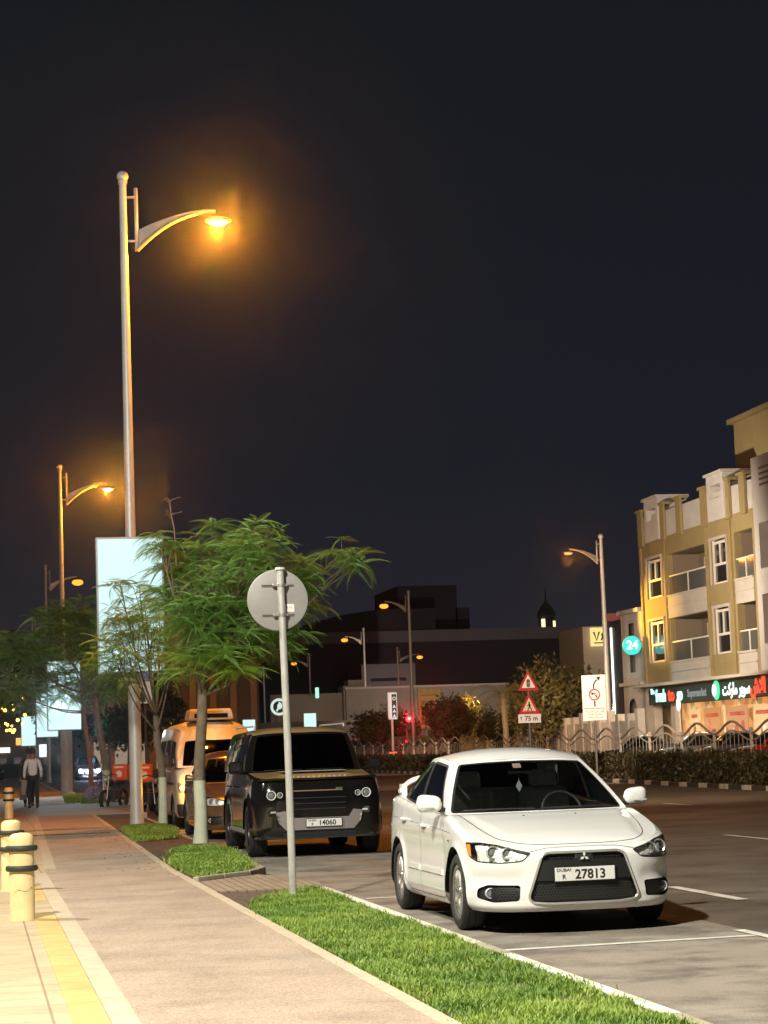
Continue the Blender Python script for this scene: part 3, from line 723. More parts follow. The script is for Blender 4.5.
    MB().box((.872,-.02,.965), (.02,.74,.020)).build('grille_bar', M('warm_bar', (.62,.45,.30), .25, .8), g, bevel=.004)
    MB().box((.874,.30,.985), (.012,.10,.03)).build('badge', M('badge_green', (.10,.16,.10), .3, .3), g, bevel=.01)
    sl = MB()
    for z in (.70,.78,.86): sl.box((.872,0,z), (.012,.78,.014))
    sl.build('grille_slat', BLACKP, g)
    # silver lower frame
    sk = MB(); V, F = patch([(-.60,.50),(.60,.50),(.64,.66),(.50,.68),(.43,.575),(-.43,.575),(-.50,.68),(-.64,.66)], [], (.05,.03), sh.sk); V[:,0] += .02; sk.add(V, F)
    V, F = patch([(-.50,.40),(.50,.40),(.60,.51),(-.60,.51)], [], (.05,.03), sh.sk); V[:,0] += .022; sk.add(V, F)
    sk.build('bumper_plate', M('skid_silver', (.30,.27,.26), .4, .4), t, smooth='all')
    V, F = patch([(-.50,.285),(.50,.285),(.55,.37),(-.55,.37)], [], (.05,.03), sh.sk); V[:,0] += .014; MB().add(V, F).build('tow_plate', M('skid_dark', (.05,.06,.07), .35, .5), t, smooth='all')
    pl = plate(t, .905, .50, '14060', .52, .108); pl.location.y = .06
    for s_ in (-1, 1):
        sc_ = np.array([1,s_,1]); V, F = patch(roundpoly([(sy(.50),.84),(sy(.80)+.03,.84),(sy(.80)+.06,.985),(sy(.50),.985)], .03), [], (.05,.04), sh.sk); V[:,0] += .012
        h = MB().add(V*sc_, F).build('headlight', GLOSSB, t, smooth='all')
        b = MB()
        for y, r_ in ((.70,.070),(.575,.042)):
            b.lathe([(r_*.75,0),(r_,0),(r_,.02),(r_*.86,.02),(r_*.8,.004)], 24, c=(float(np.interp(y, sh.C[:96,1], sh.C[:96,0]))+.006, y*s_, .912), axis='X')
        b.build('lamp_ring', M('ring_white', (.85,.85,.82), .3, .2), h, smooth=True)
        b = MB()
        for y, r_ in ((.70,.046),(.585,.026)): b.ball((float(np.interp(y, sh.C[:96,1], sh.C[:96,0]))+.010, y*s_, .912), r_, 8, (.4,1,1))
        b.build('lamp_lens', M('projector'), h, smooth='all')
        MB().box((.83, s_*.66, .66), (.03,.20,.10), rz=-s_*.3).build('fog_recess', BLACKP, t, bevel=.02)
        MB().box((.846, s_*.665, .665), (.02,.11,.03), rz=-s_*.3).build('fog_lamp', M('satin'), t, bevel=.008)
        m_ = MB().box((-.55, s_*1.06, 1.32), (.13,.22,.19)).box((-.58, s_*.95, 1.25), (.08,.14,.05)); m_.build('side_mirror', P, t, bevel=.035)
        MB().box((-.48, s_*1.07, 1.33), (.012,.16,.12)).build('mirror_cap', M('mirror_gloss', (.03,.03,.03), .06, .5, coat=1), t, bevel=.01)
        MB().tube([(-1.1, s_*.70, 1.90), (-1.12, s_*.70, 1.945), (-3.7, s_*.70, 1.955), (-3.72, s_*.70, 1.90)], .014, 8).build('roof_rail', M('satin'), t)
        for x in (-1.85,-2.85): MB().tube([(x+.1, s_*.95, 1.02), (x+.08, s_*.975, 1.02), (x-.08, s_*.975, 1.02), (x-.1, s_*.95, 1.02)], .012, 6).build('door_handle', P, t)
        MB().box((-1.5, s_*.93, .36), (2.0,.10,.06)).build('side_step', M('skid_silver'), t, bevel=.015)
        for xc in (0,-3.02): wheel(t, (xc, s_*.84, .39), .39, .255, s_, .265, 5, DARKALLOY, TYRE, 'single')
    sm = MB()
    line_on(sm, [(X(-.80),1.18),(X(-.80),.45),(X(-.85),.33)], sh.sk, .01); line_on(sm, [(X(-1.88),1.20),(X(-1.88),.33)], sh.sk, .01); line_on(sm, [(X(-2.9),1.20),(X(-2.75),.85),(X(-2.55),.6),(X(-2.5),.33)], sh.sk, .01)
    sm.build('panel_gaps', DARK, t)
    MB().prism([(-.04,-.0),(.04,0),(.05,-.12),(-.05,-.12)], 0, .004, 'X').build('hanging_charm', M('charm'), t, loc=(-.9,-.10,1.66))
    ml = MB()
    for y0 in (-.62, .02):
        Pw = sh.gh(np.array([[np.interp(abs(y), [0,.45,.8], [0,1,1.9])*(1 if y > 0 else -1), .05] for y in np.linspace(y0, y0+.58, 10)])); Pw[:,0] += .02; ml.tube([tuple(p) for p in Pw], .008, 5)
    ml.build('wiper', BLACKP, t)
    return t

def van():
    P = M('van_paint', (.80,.77,.68), .4, coat=.5, var=(2,.08))
    t = thing('minibus', 'cream minibus with a raised roof and roof air conditioner, behind the black off-road car', 'minibus', (5.05, 47.2, 0), -pi/2)
    hz = pchip([1.0,.8,-4], [1.18,1.28,1.30])
    def H(x, y): return hz(np.asarray(x, float))-.0*np.abs(y)
    zc = pchip([.25,.0,-.4,-1.2,-3.8], [2.02,2.14,2.25,2.30,2.28])
    def Zr(x, y): return zc(np.asarray(x, float))-.18*(np.abs(y)/.78)**3.2
    B = [(.86,0),(.83,.45),(.70,.78),(.56,.88),(-.5,.90),(-2.0,.90),(-3.7,.89),(-3.9,.80),(-3.98,0)]
    T = [(.10,0),(.06,.38),(-.02,.62),(-.12,.72),(-.9,.76),(-2.0,.76),(-3.6,.76),(-3.8,.68),(-3.85,0)]
    B = [(x, y, float(H(x, y))-.004) for x, y in B]; T = [(x, y, float(Zr(x, y))) for x, y in T]
    sh = Shell([(1.08,0),(1.06,.35),(.99,.62),(.86,.80),(.62,.90),(.2,.935),(-.5,.94),(-2,.94),(-3.5,.935),(-3.9,.86),(-4.02,.6),(-4.05,0)],
               H, B, T, Zr, lambda x: np.interp(x, [-4,.2,.8], [.04,.05,.16]), .24, .06, lambda x, z, q: -.02*np.clip((z-.9)/.4, 0, 1), .05)
    ws = roundpoly([(-1.93,.05),(1.93,.05),(1.82,.70),(-1.82,.70)], .06); wsh = roundpoly([(-.2,.05),(1.93,.05),(1.82,.70),(-.2,.70)], [0,.06,.06,0])
    sw = [roundpoly([(3.05,.03),(3.9,.03),(3.9,.70),(3.15,.70)], .06), roundpoly([(4.05,.03),(4.95,.03),(4.95,.70),(4.05,.70)], .06), roundpoly([(5.05,.03),(5.9,.03),(5.9,.70),(5.05,.70)], .06)]
    mb = sh.body([(0,.34,.40),(-2.57,.34,.40)], [], (.07,.05), None, ghholes=[wsh]+sw); weld(mb.build('body', P, t))
    V, F = patch(ws, [], (.12,.1), sh.gh); MB().add(V-np.array([.006,0,0]), F).build('windshield', GLASSD, t, smooth=True)
    for w_ in sw:
        V, F = patch(w_, [], (.15,.15), sh.gh)
        for s_ in (1,-1): MB().add((V-np.array([0,.005,0]))*np.array([1,s_,1]), F).build('side_window', GLASSD, t)
    MB().box((-1.8,0,.75), (3.9,1.5,.8)).box((.4,0,.6), (.7,1.2,.5)).build('underbody', DARK, t)
    ac = MB().box((-.55,0,2.40), (.9,1.0,.24), taper=.9).build('roof_air_conditioner', M('ac_cream', (.75,.70,.58), .5), t, bevel=.05, loc=(0,-.05,0))
    MB().box((-.098,0,2.37), (.02,.72,.09)).build('ac_grille', DARK, ac)
    g = MB(); V, F = patch(roundpoly([(-.5,.72),(.5,.72),(.55,.92),(-.55,.92)], .03), [], (.08,.06), sh.sk); V[:,0] += .008; g.add(V, F); g.build('grille', BLACKP, t)
    bmp = MB(); V, F = patch([(-1.1,.26),(1.1,.26),(1.1,.52),(-1.1,.52)], [], (.08,.06), sh.sk); V[:,0] += .02; bmp.add(V, F); bmp.build('bumper', M('van_dark', (.03,.04,.06), .6), t, smooth='all')
    for s_ in (-1, 1):
        sc_ = np.array([1,s_,1]); V, F = patch(roundpoly([(.66,.74),(.98,.76),(1.05,.98),(.72,.92)], .03), [], (.06,.05), sh.sk); V[:,0] += .012
        h = MB().add(V*sc_, F).build('headlight', M('lamp_body', (.4,.4,.38), .15, .4, coat=1), t, smooth='all')
        MB().ball((.90, s_*.80, .86), .05, 8).build('turn_signal', glow('amber_glow', (1,.42,.04), 22), t)
        MB().box((.52, s_*1.05, 1.42), (.10,.17,.26)).tube([(.56, s_*.90, 1.35), (.52, s_*1.0, 1.40)], .02, 6).build('side_mirror', BLACKP, t, bevel=.03)
        for xc in (0,-2.57): wheel(t, (xc, s_*.82, .34), .34, .21, s_, .21, 6, M('steel_rim', (.3,.3,.3), .4, .6), TYRE, 'single')
        MB().box((-1.5, s_*.948, .95), (3.6,.012,.05)).build('side_stripe', M('van_dark'), t)
    MB().box((1.09,0,.42), (.01,.5,.11)).build('number_plate', PLATEM, t)
    lamp('turn_lamp', (5.05-.80, 47.2-1.05, .86), 22, (1,.42,.04), .05)
    return t

# ================================================================== GROUND
ASPH = ground_mat('asphalt', (.10,.084,.066), (.145,.122,.094), .22, 60, .35, .78, .45, .5)
BAY = ground_mat('bay_asphalt', (.20,.175,.145), (.30,.26,.21), .45, 70, .4, .82, .55, .5)
CYC = ground_mat('cycle_path_surface', (.32,.245,.18), (.39,.30,.225), .35, 120, .38, .9, .26, .6, vor=120)
PAVE = paver_mat('sidewalk_pavers', (.42,.33,.20), (.47,.375,.235), (.25,.19,.12), .40, .40, off=0)
YEL = paver_mat('tactile_yellow', (.50,.36,.13), (.55,.40,.15), (.36,.25,.10), .40, .40, off=0)
BLK = paver_mat('crossing_blocks', (.27,.21,.15), (.33,.26,.18), (.12,.09,.065), .20, .10, rot=pi/2)
EDGE = M('edge_stone', (.46,.38,.27), .85, var=(5,.16), bump=(40,.3)); KERB = M('kerb_concrete', (.34,.29,.22), .85, var=(4,.2), bump=(30,.4))
PAINTW = M('road_paint', (.62,.60,.52), .6, var=(9,.25)); SOIL = ground_mat('soil', (.075,.05,.03), (.11,.075,.045), 1.2, 30, .5, .95, .3, .8)
def sheet(name, poly, z, m, h=None, **kw):
    mb = MB()
    if h: mb.prism(poly, z-h, z)
    else: mb.add([(x, y, z) for x, y in poly], [tuple(range(len(poly)))])
    return mb.build(name, m, kind='structure', **kw)
sheet('ground', [(-280,-60),(400,-60),(400,820),(-280,820)], -.02, M('far_ground', (.06,.055,.048), .9, var=(.05,.3)))
def curve_x(base):      # the path drifts to the right with distance
    return lambda y: base+np.interp(y, [28,52,90,140,200], [0,.45,1.1,1.6,2.0])
def strip(name, xa, xb, y0, y1, z, m, h=.1, n=24):
    ys = np.linspace(y0, y1, n); fa, fb = curve_x(xa), curve_x(xb)
    return sheet(name, [(float(fa(y)), y) for y in ys]+[(float(fb(y)), y) for y in ys[::-1]], z, m, h)
sheet('road', [(3.6,-30),(21.0,-30),(20.9,40),(21.46,58),(22.8,76.6),(24.2,110),(25.8,145),(27.3,200),(30,420),(5,420),(6.2,200),(5.6,140),(5.0,90),(3.9,52)], -.004, ASPH)
sheet('parking_bay', [(3.64,-30),(6.02,-30),(6.02,46),(3.2,46),(3.2,23.4),(3.64,23.3)], .0, BAY)
sheet('far_road', [(27.5,30),(33.5,30),(33.5,130),(40,420),(32,420),(28.5,140)], 0, ASPH)
strip('cycle_path', .85, 2.33, -10, 57, .12, CYC, .12)
strip('path_edge', .70, .85, -10, 28.3, .124, EDGE, .12, 12); strip('path_edge', .84, .99, 29.3, 57, .124, EDGE, .12)
strip('path_edge', 2.33, 2.43, -10, 57, .124, EDGE, .12)
strip('tactile_strip', .50, .697, -10, 20.9, .12, YEL, .12, 6); strip('tactile_strip', .50, .697, 22.9, 25.6, .12, YEL, .12, 6)
sheet('sidewalk', [(-6,-10),(.86,-10),(.86,28.0),(.90,29.3),(1.30,52),(1.40,57),(-6,57)], .114, PAVE, .12)
strip('driveway', -6, 3.78, 57.05, 71, .112, M('pale_concrete', (.36,.36,.34), .8, var=(.8,.18)), .12, 4)
strip('cycle_path', .95, 2.33, 71.05, 190, .12, CYC, .12); strip('path_edge', 2.35, 2.50, 71.05, 160, .124, M('white_edge', (.6,.58,.52), .8), .12)
strip('sidewalk', -8, .93, 71.05, 190, .116, M('far_paving', (.38,.33,.27), .8, var=(.8,.2)), .12)
sheet('verge_soil', [(2.44,25.5),(3.10,26.3),(3.36,27.0),(3.52,31),(3.62,38),(3.66,45),(3.95,57),(2.9,57),(2.60,45),(2.44,38)], .10, SOIL, .1)
strip('verge_soil', 2.52, 3.9, 71.05, 160, .10, SOIL, .1)
strip('verge_soil', 2.43, 3.57, -10, 23.3, .085, SOIL, .1, 6)
sheet('crossing', [(2.435,23.3),(3.62,23.35),(3.70,24.2),(3.3,26.3),(2.435,25.2)], .10, BLK, .1)
sheet('cross_strip', [(-3,42.4),(2.5,42.4),(2.5,42.62),(-3,42.62)], .129, M('strip_dark', (.03,.025,.02), .7), .01)  # thin dark strip across the path and sidewalk
# kerbs, cut into stones
def kerb_run(p0, p1, w=.08, z=.105, L=.92, white=0.0):
    d = np.array(p1)-np.array(p0); n = max(1, int(np.hypot(*d)/L)); mb = MB(); mw = MB(); a = atan2(d[1], d[0])
    for i in range(n):
        c = np.array(p0)+d*(i+.5)/n; t = mw if random.random() < white else mb
        t.box((c[0], c[1], z/2-.02), (np.hypot(*d)/n-.012, w, z+.04), rz=a)
    if mb.n: mb.build('kerb', KERB, kind='structure', bevel=.012)
    if mw.n: mw.build('kerb', PAINTW, kind='structure', bevel=.012)
kerb_run((3.60,-10), (3.60,23.3), white=.75)
kerb_run((3.44,27.0), (3.60,31), z=.14); kerb_run((3.60,31), (3.72,46)); kerb_run((2.45,25.35), (3.15,26.2), L=.4, z=.15); kerb_run((3.15,26.2), (3.44,27.0), L=.3, z=.15)
kerb_run((3.82,46), (4.3,71)); kerb_run((4.3,71), (5.5,140))
# painted lines
def line(pts, w, name='road_marking', z=.004):
    mb = MB()
    for a, b in zip(pts[:-1], pts[1:]):
        a, b = np.array(a), np.array(b); d = (b-a)/np.hypot(*(b-a)); n = np.array([-d[1], d[0]])*w/2
        mb.add([(*(a+n), z), (*(a-n), z), (*(b-n), z), (*(b+n), z)], [(0,1,2,3)])
    mb.build(name, PAINTW, kind='structure')
line([(3.75,16.25),(6.0,16.4)], .11); line([(5.95,15.9),(5.95,16.9)], .10, z=.008)
line([(3.95,22.6),(6.0,22.7)], .09); line([(5.95,22.3),(5.95,23.1)], .10, z=.008)
line([(3.95,31.9),(6.0,31.9)], .09); line([(3.95,38.6),(6.0,38.7)], .09)
line([(4.0,9.9),(6.0,10)], .09)
for x, y0 in ((7.1,0),(7.1,9.5),(7.1,20.0),(11.54,31.0),(11.54,40.8),(16.1,48.4),(16.1,58.4),(11.6,51.0),(7.2,31),(7.2,41)):
    line([(x,y0),(x+.01,y0+2.2)], .13)
# median: striped kerb, earth
MED = [(20.9,40),(21.46,58),(22.8,76.6),(24.2,110),(25.8,145),(27.3,200)]
def medx(y): return float(np.interp(y, [p[1] for p in MED], [p[0] for p in MED]))
sheet('median_soil', [(p[0]+.16, p[1]) for p in MED]+[(p[0]+2.9, p[1]) for p in MED[::-1]], .11, SOIL, .12)
kb, kw_ = MB(), MB(); y = 40.0; i = 0
while y < 199:
    L = 1.0 if i % 2 == 0 else 1.45; yc = y+L/2; a = atan2(1, (medx(yc+1)-medx(yc)))
    (kw_ if i % 2 == 0 else kb).box((medx(yc)+.08, yc, .06), (L-.015, .16, .15), rz=a); y += L; i += 1
kw_.build('kerb', M('kerb_white', (.50,.49,.44), .7, var=(3,.3)), kind='structure', bevel=.015); kb.build('kerb', M('kerb_black', (.03,.03,.03), .7), kind='structure', bevel=.015)

# ================================================================== GRASS
def blades(name, poly, z0, dens, h=(.05,.10), w=.007, mound=0, m=None, **kw):
    P = np.array(poly); lo, hi = P.min(0), P.max(0); n = int((hi[0]-lo[0])*(hi[1]-lo[1])*dens)
    Q = rng.uniform(lo, hi, (n, 2)); Q = Q[inpoly(Q, poly)]; Q = Q+rng.normal(0, .045, Q.shape)*(rng.random(len(Q)) < .5)[:,None]
    # ragged edge and thin patches
    nz = np.sin(Q[:,0]*5.1+np.sin(Q[:,1]*2.3)*2)*np.sin(Q[:,1]*3.7+Q[:,0]*2)
    Q = Q[rng.uniform(0, 1, len(Q)) < .68+.45*nz[:len(Q)]]; n = len(Q)
    nz = np.sin(Q[:,0]*5.1+np.sin(Q[:,1]*2.3)*2)*np.sin(Q[:,1]*3.7+Q[:,0]*2)
    H = rng.uniform(h[0], h[1], n)*(1+.30*nz); a = rng.uniform(0, 2*pi, n); ln = rng.uniform(.2, 1.0, n)*H
    c = P.mean(0); r = np.hypot(*(hi-lo))/2; zz = z0+mound*np.clip(1-(np.hypot(*(Q-c).T)/r)**2, 0, 1)
    d = np.stack([np.cos(a), np.sin(a)], 1); s = np.stack([-np.sin(a), np.cos(a)], 1)*(w*rng.uniform(.6, 1.4, n))[:,None]/2
    V = np.zeros((n,5,3))
    V[:,0,:2] = Q-s; V[:,1,:2] = Q+s; V[:,0,2] = V[:,1,2] = zz
    mid = Q+d*(ln*.35)[:,None]; V[:,2,:2] = mid+s*.9; V[:,3,:2] = mid-s*.9; V[:,2,2] = V[:,3,2] = zz+H*.62
    V[:,4,:2] = Q+d*ln[:,None]; V[:,4,2] = zz+H
    idx = np.arange(n)[:,None]*5
    me = bpy.data.meshes.new(name); me.vertices.add(n*5); me.vertices.foreach_set('co', V.ravel())
    lt = np.concatenate([idx+np.array([0,1,2,3]), idx+np.array([3,2,4,4])[:3][None]], 1)   # quad + tri
    lt = np.concatenate([idx+0, idx+1, idx+2, idx+3, idx+3, idx+2, idx+4], 1)
    me.loops.add(n*7); me.loops.foreach_set('vertex_index', lt.ravel().astype(np.int32))
    me.polygons.add(n*2); st = (np.arange(n)[:,None]*7+np.array([0,4])).ravel(); me.polygons.foreach_set('loop_start', st.astype(np.int32))
    me.update(calc_edges=True); me.materials.append(m)
    o = bpy.data.objects.new(name, me); COL.objects.link(o)
    return props(o, kind='stuff', **kw)
GRASS = leaf_mat('grass_blades', (.075,.20,.018), (.37,.48,.085), .3)
blades('grass', [(2.47,8),(2.45,20.2),(2.70,21.9),(3.10,22.9),(3.50,23.2),(3.54,8)], .075, 9000, (.025,.062), .009, m=GRASS, label='bright green grass strip between the cycle path and the white car')
blades('grass', [(2.50,25.6),(3.15,26.4),(3.38,27.2),(3.50,31),(3.60,34.5),(3.3,35.2),(2.75,31.5),(2.42,28.5)], .09, 3600, (.025,.055), .013, .10, m=GRASS, label='grass patch around the nearer whitewashed tree trunk')
blades('grass', [(2.6,37.6),(3.4,38.3),(3.6,40.5),(3.62,44.5),(3.2,45.4),(2.7,42)], .09, 2000, (.03,.06), .018, .12, m=GRASS, label='grass patch around the farther whitewashed tree trunk')
blades('grass', [(2.9,72),(4.2,73),(4.5,86),(3.3,86)], .10, 500, (.06,.14), .03, m=GRASS, label='small far grass patch beside the white edge of the path')
# fallen leaves and litter on the soil and path
lf = MB()
for i in range(260):
    x = random.gauss(2.7, .5); y = random.uniform(26, 44); a = random.uniform(0, pi); s = random.uniform(.012, .035)
    lf.add([(x-s*cos(a), y-s*sin(a), .127), (x+s*.4*sin(a), y-s*.4*cos(a), .135), (x+s*cos(a), y+s*sin(a), .128), (x-s*.4*sin(a), y+s*.4*cos(a), .131)], [(0,1,2,3)])
lf.build('leaf_litter', M('dry_leaf', (.22,.15,.06), .8), kind='stuff', label='dry fallen leaves scattered by the tree trunks')

# ================================================================== NEAR THINGS
# round sign seen from behind
GAL = M('galvanised_steel', (.50,.50,.46), .42, .35, var=(8,.10)); SIGNB = M('sign_back_grey', (.29,.285,.27), .5, .2, var=(3,.08))
t = thing('round_sign', 'round traffic sign seen from its grey back on a tall slim steel post', 'road sign', (3.13,22.2,.11))
MB().tube([(0,0,-.05),(-.008,0,1.5),(-.035,0,3.30)], .0375, 20).build('post', GAL, t, smooth=True)
MB().lathe([(.0001,.006),(.050,.004),(.055,-.02)], 20, c=(-.035,0,3.305)).build('post_cap', M('satin'), t, smooth=True)
t_ = MB(); t_.lathe([(.0001,0),(.300,0),(.312,.004),(.315,.014),(.312,.024),(.0001,.022)], 64, c=(-.06,.055,2.98), axis='Y'); t_.build('sign_plate', SIGNB, t, smooth=True)
for z in (3.13, 2.825):
    b = MB().box((-.06,.047,z+.006), (.33,.010,.006)).box((-.06,.047,z-.008), (.33,.010,.004)); b.build('bracket_rail', M('bracket', (.30,.29,.27), .5, .6), t)
    MB().lathe([(.046,-.015),(.046,.015),(.040,.015)], 20, c=(-.03-(3.3-z)*-.004,0,z)).box((-.092,.02,z), (.05,.04,.026)).box((.022,.02,z), (.03,.04,.026)).build('clamp', M('clamp_steel', (.7,.7,.66), .3, .8), t, smooth=True, bevel=.003)
st = MB().box((.055,.053,2.895), (.105,.004,.082)).build('sticker', M('sticker_white', (.72,.68,.64), .6), t)
mk = MB(); mk.box((.03,.0505,2.90), (.018,.002,.022)).box((.03,.0498,2.90), (.010,.002,.012)).tube([(.05,.05,2.892),(.062,.05,2.905),(.072,.05,2.892),(.085,.05,2.912)], .002, 4); mk.build('sticker_print', M('grey_ink', (.25,.22,.2), .6), st)
# bollards
def bollard(x, y, label, lean=0):
    t = thing('bollard', label, 'bollard', (x,y,.116), random.random(), 'yellow bollards along the sidewalk'); t.rotation_euler.x = lean
    MB().lathe([(.118,-.02),(.116,.005),(.112,.02),(.112,.70),(.110,.735),(.100,.757),(.07,.772),(.0001,.780)], 32).build('post', M('bollard_yellow', (.74,.60,.30), .45, var=(5,.13), bump=(18,.25)), t, smooth=True)
    for z in (.64,.46): MB().lathe([(.112,z-.026),(.136,z-.024),(.145,z-.012),(.145,z+.012),(.136,z+.024),(.112,z+.026)], 32).build('rubber_ring', M('ring_rubber', (.028,.03,.022), .6), t, smooth=True)
    s = MB(); a0 = -2.2-t.rotation_euler.z; s.tube([(.1125*cos(a0+q), .1125*sin(a0+q), .25+.012*sin(q*5)+.02*q+.004*random.random()) for q in np.linspace(0,1.5,26)], list(rng.uniform(.0005,.004,26)), 5)
    s.build('scuff_mark', M('scuff', (.30,.16,.05), .8), t)
bollard(.395, 20.3, 'nearest yellow bollard, wholly in view with two black rubber rings')
bollard(.37, 24.9, 'yellow bollard mostly hidden right behind the nearest bollard', .02)
bollard(.80, 56.3, 'far small yellow bollard near the walking person')

# ================================================================== STREET LAMPS
POLE = M('lamp_pole', (.50,.48,.44), .45, .2, var=(2,.1)); HEAD = M('lamp_head_grey', (.30,.28,.25), .4, .4)
SOD = glow('sodium_lens', (1.0,.62,.22), 60); SODF = glow('sodium_lens_far', (1.0,.33,.03), 2.0)
GLOWS = []
def street_lamp(x, y, direction, label, H=13.85, lit=True, power=2600, group='street lamps on the near kerb', thick=1.0, far=False, len_=2.0, light=True):
    t = thing('street_lamp', label, 'street lamp', (x,y,0.11), 0, group); k = direction
    MB().lathe([(.20*thick,0),(.20*thick,.03),(.15*thick,.05),(.135*thick,.5),(.125*thick,3.0),(.10*thick,8),(.078*thick,H-.25),(.078*thick,H-.2)], 20).build('pole', POLE, t, smooth=True)
    MB().ball((0,0,H-.10), .125*thick, 10).lathe([(.10,H-.26),(.10,H-.20)], 16).build('cap', POLE, t, smooth='all')
    MB().tube([(k*.27,0,H-1.72),(k*.27,0,H-.35)], .042, 10).tube([(0,0,H-1.5),(k*.27,0,H-1.5)], .03, 6).tube([(0,0,H-.55),(k*.27,0,H-.55)], .03, 6).build('bracket', POLE, t, smooth=True)
    a = []
    for i in range(15):
        s = i/14; a.append((k*(.27+(len_-.30)*s), 0, H-1.70+.84*(1-(1-s)**2.1)+.02*s))
    MB().tube(a, [.055-.02*i/14 for i in range(15)], 10).build('arm', M('arm_gold', (.55,.45,.30), .35, .6), t, smooth=True)
    v = MB(); V = []
    for i in range(15):
        s = i/14; V.append((a[i][0], -.006, a[i][2])); top = H-1.70+.42+.50*(1-(1-s)**1.8); V.append((a[i][0], -.006, max(a[i][2]+.02, top)))
    n = len(V); V += [(p[0], .006, p[2]) for p in V]
    F = [(2*i, 2*i+2, 2*i+3, 2*i+1) for i in range(14)]+[(n+2*i, n+2*i+1, n+2*i+3, n+2*i+2) for i in range(14)]+[(2*i+1, 2*i+3, n+2*i+3, n+2*i+1) for i in range(14)]
    v.add(V, F).build('arm_web', HEAD, t)
    hx, hz = k*(len_+.02), H-1.03
    h = MB(); h.ball((hx,0,hz), .27, 12, (1.1,.6,.30)); h = h.build('lamp_head', HEAD, t, smooth='all')
    if lit:
        MB().ball((hx,0,hz-.045-(.12 if far else 0)), .36 if far else .19, 10, (1,.8,.55 if far else .34)).build('lens', SODF if far else SOD, h, smooth='all')
        if light:
            lamp('lamp_light', (x+hx, y, .11+hz-.14), power, SODIUM, .16)
    else: MB().ball((hx,0,hz-.055), .25, 10, (.95,.75,.32)).build('lens', glow('dim_lens', (1,.4,.15), 1.2), h, smooth='all')
    return t
street_lamp(3.26, 45.9, 1, 'tallest, nearest street lamp, its orange light high over the trees', power=5600)
street_lamp(3.67, 93.0, 1, 'second street lamp along the near side, orange light left of the tall lit panel', power=4500)
street_lamp(4.55, 141.0, 1, 'third street lamp along the near side, seen through the left tree', power=2600, far=True)
street_lamp(4.9, 189.0, 1, 'fourth, small street lamp of the near row behind the left tree', power=2000, far=True)
G2 = 'street lamps across the road'
street_lamp(36.4, 124.0, -1, 'unlit street lamp with glowing pole in front of the ochre building corner', lit=False, group=G2, thick=1.3, H=13.5)
lamp('lamp_light', (34.3, 123.6, 12.1), 160, SODIUM, .2); wash((27.0, 104.0, 9.0), (39.5, 114.0, 9.0), 14000, (1,.86,.68), 95)
street_lamp(34.1, 171.0, -1, 'bright lamp across the road, above the red traffic light', power=8000, group=G2, far=True, thick=1.3)
street_lamp(39.6, 223.0, -1, 'lamp across the road between the round sign and the tallest of its row', power=6000, group=G2, far=True, thick=1.3)
street_lamp(42.5, 280.0, -1, 'small lamp across the road, just to the right of the slim sign post', power=4500, group=G2, far=True, thick=1.4)
street_lamp(41.2, 316.0, -1, 'smallest lamp across the road, just to the left of the slim sign post', power=2500, group=G2, far=True, thick=1.5)
street_lamp(48.3, 250.0, 1, 'lamp whose arm points away from the road, right of the red traffic light pole', power=2500, group=G2, far=True, thick=1.3, H=13.0, len_=2.6)

# ================================================================== LIT PANELS
PANEL = panel_glow('lit_panel_cyan', (.58,.93,.96), 1.0, (.72,.98,.97)); FRAME = M('panel_frame', (.30,.33,.34), .4, .5)
def lit_panel(x, y, z0, z1, w, label, post=None, group='lit advertising panels', pr=.07, rz=0, power=0):
    t = thing('advertising_panel', label, 'billboard', (x,y,0.11 if post else z0), rz, group); b = .11 if post else z0
    MB().box((0,0,(z0+z1)/2-b), (w,.16,z1-z0)).build('cabinet', FRAME, t, bevel=.02)
    MB().box((0,-.084,(z0+z1)/2-b), (w-.10,.006,z1-z0-.10)).build('screen', PANEL, t)
    if post is not None:
        MB().lathe([(pr*1.5,0),(pr*1.4,.05),(pr,.1),(pr,z0-b)], 14, c=(post,.02,0)).build('post', M('panel_post', (.55,.52,.47), .5), t, smooth=True)
    return t
lit_panel(3.21, 45.62, 3.25, 6.10, 1.42, 'big pale blue lit panel mounted on the nearest lamp pole above the tree')
br = thing('panel_bracket', 'grey bracket plate under the big lit panel on the lamp pole', 'bracket', (3.3,45.7,3.14), 0); MB().box((.2,-.05,0), (1.15,.10,.07)).build('plate', POLE, br, bevel=.01)
lit_panel(3.62, 91.5, 2.72, 5.6, 1.42, 'lit panel on a thick white post behind the left tree', post=.05, pr=.24)
lit_panel(4.45, 140, 2.95, 5.8, 1.40, 'lit panel partly hidden behind the one on the thick post', post=.1, pr=.09)
lit_panel(4.4, 188, 2.75, 5.3, 1.25, 'leftmost narrow lit panel above the walking person', post=.1, pr=.09)
lit_panel(20.9, 170, 2.9, 4.15, 1.05, 'small lit panel left of the slim sign post across the road', post=0, pr=.06, group='small lit panels across the road')
lit_panel(25.7, 170, 3.0, 4.5, 1.05, 'small lit panel right of the slim sign post across the road', post=0, pr=.06, group='small lit panels across the road')
wash((3.4, 90.8, 4.0), (2.2, 64, 0), 2200, (.62,.92,1.0), 80)

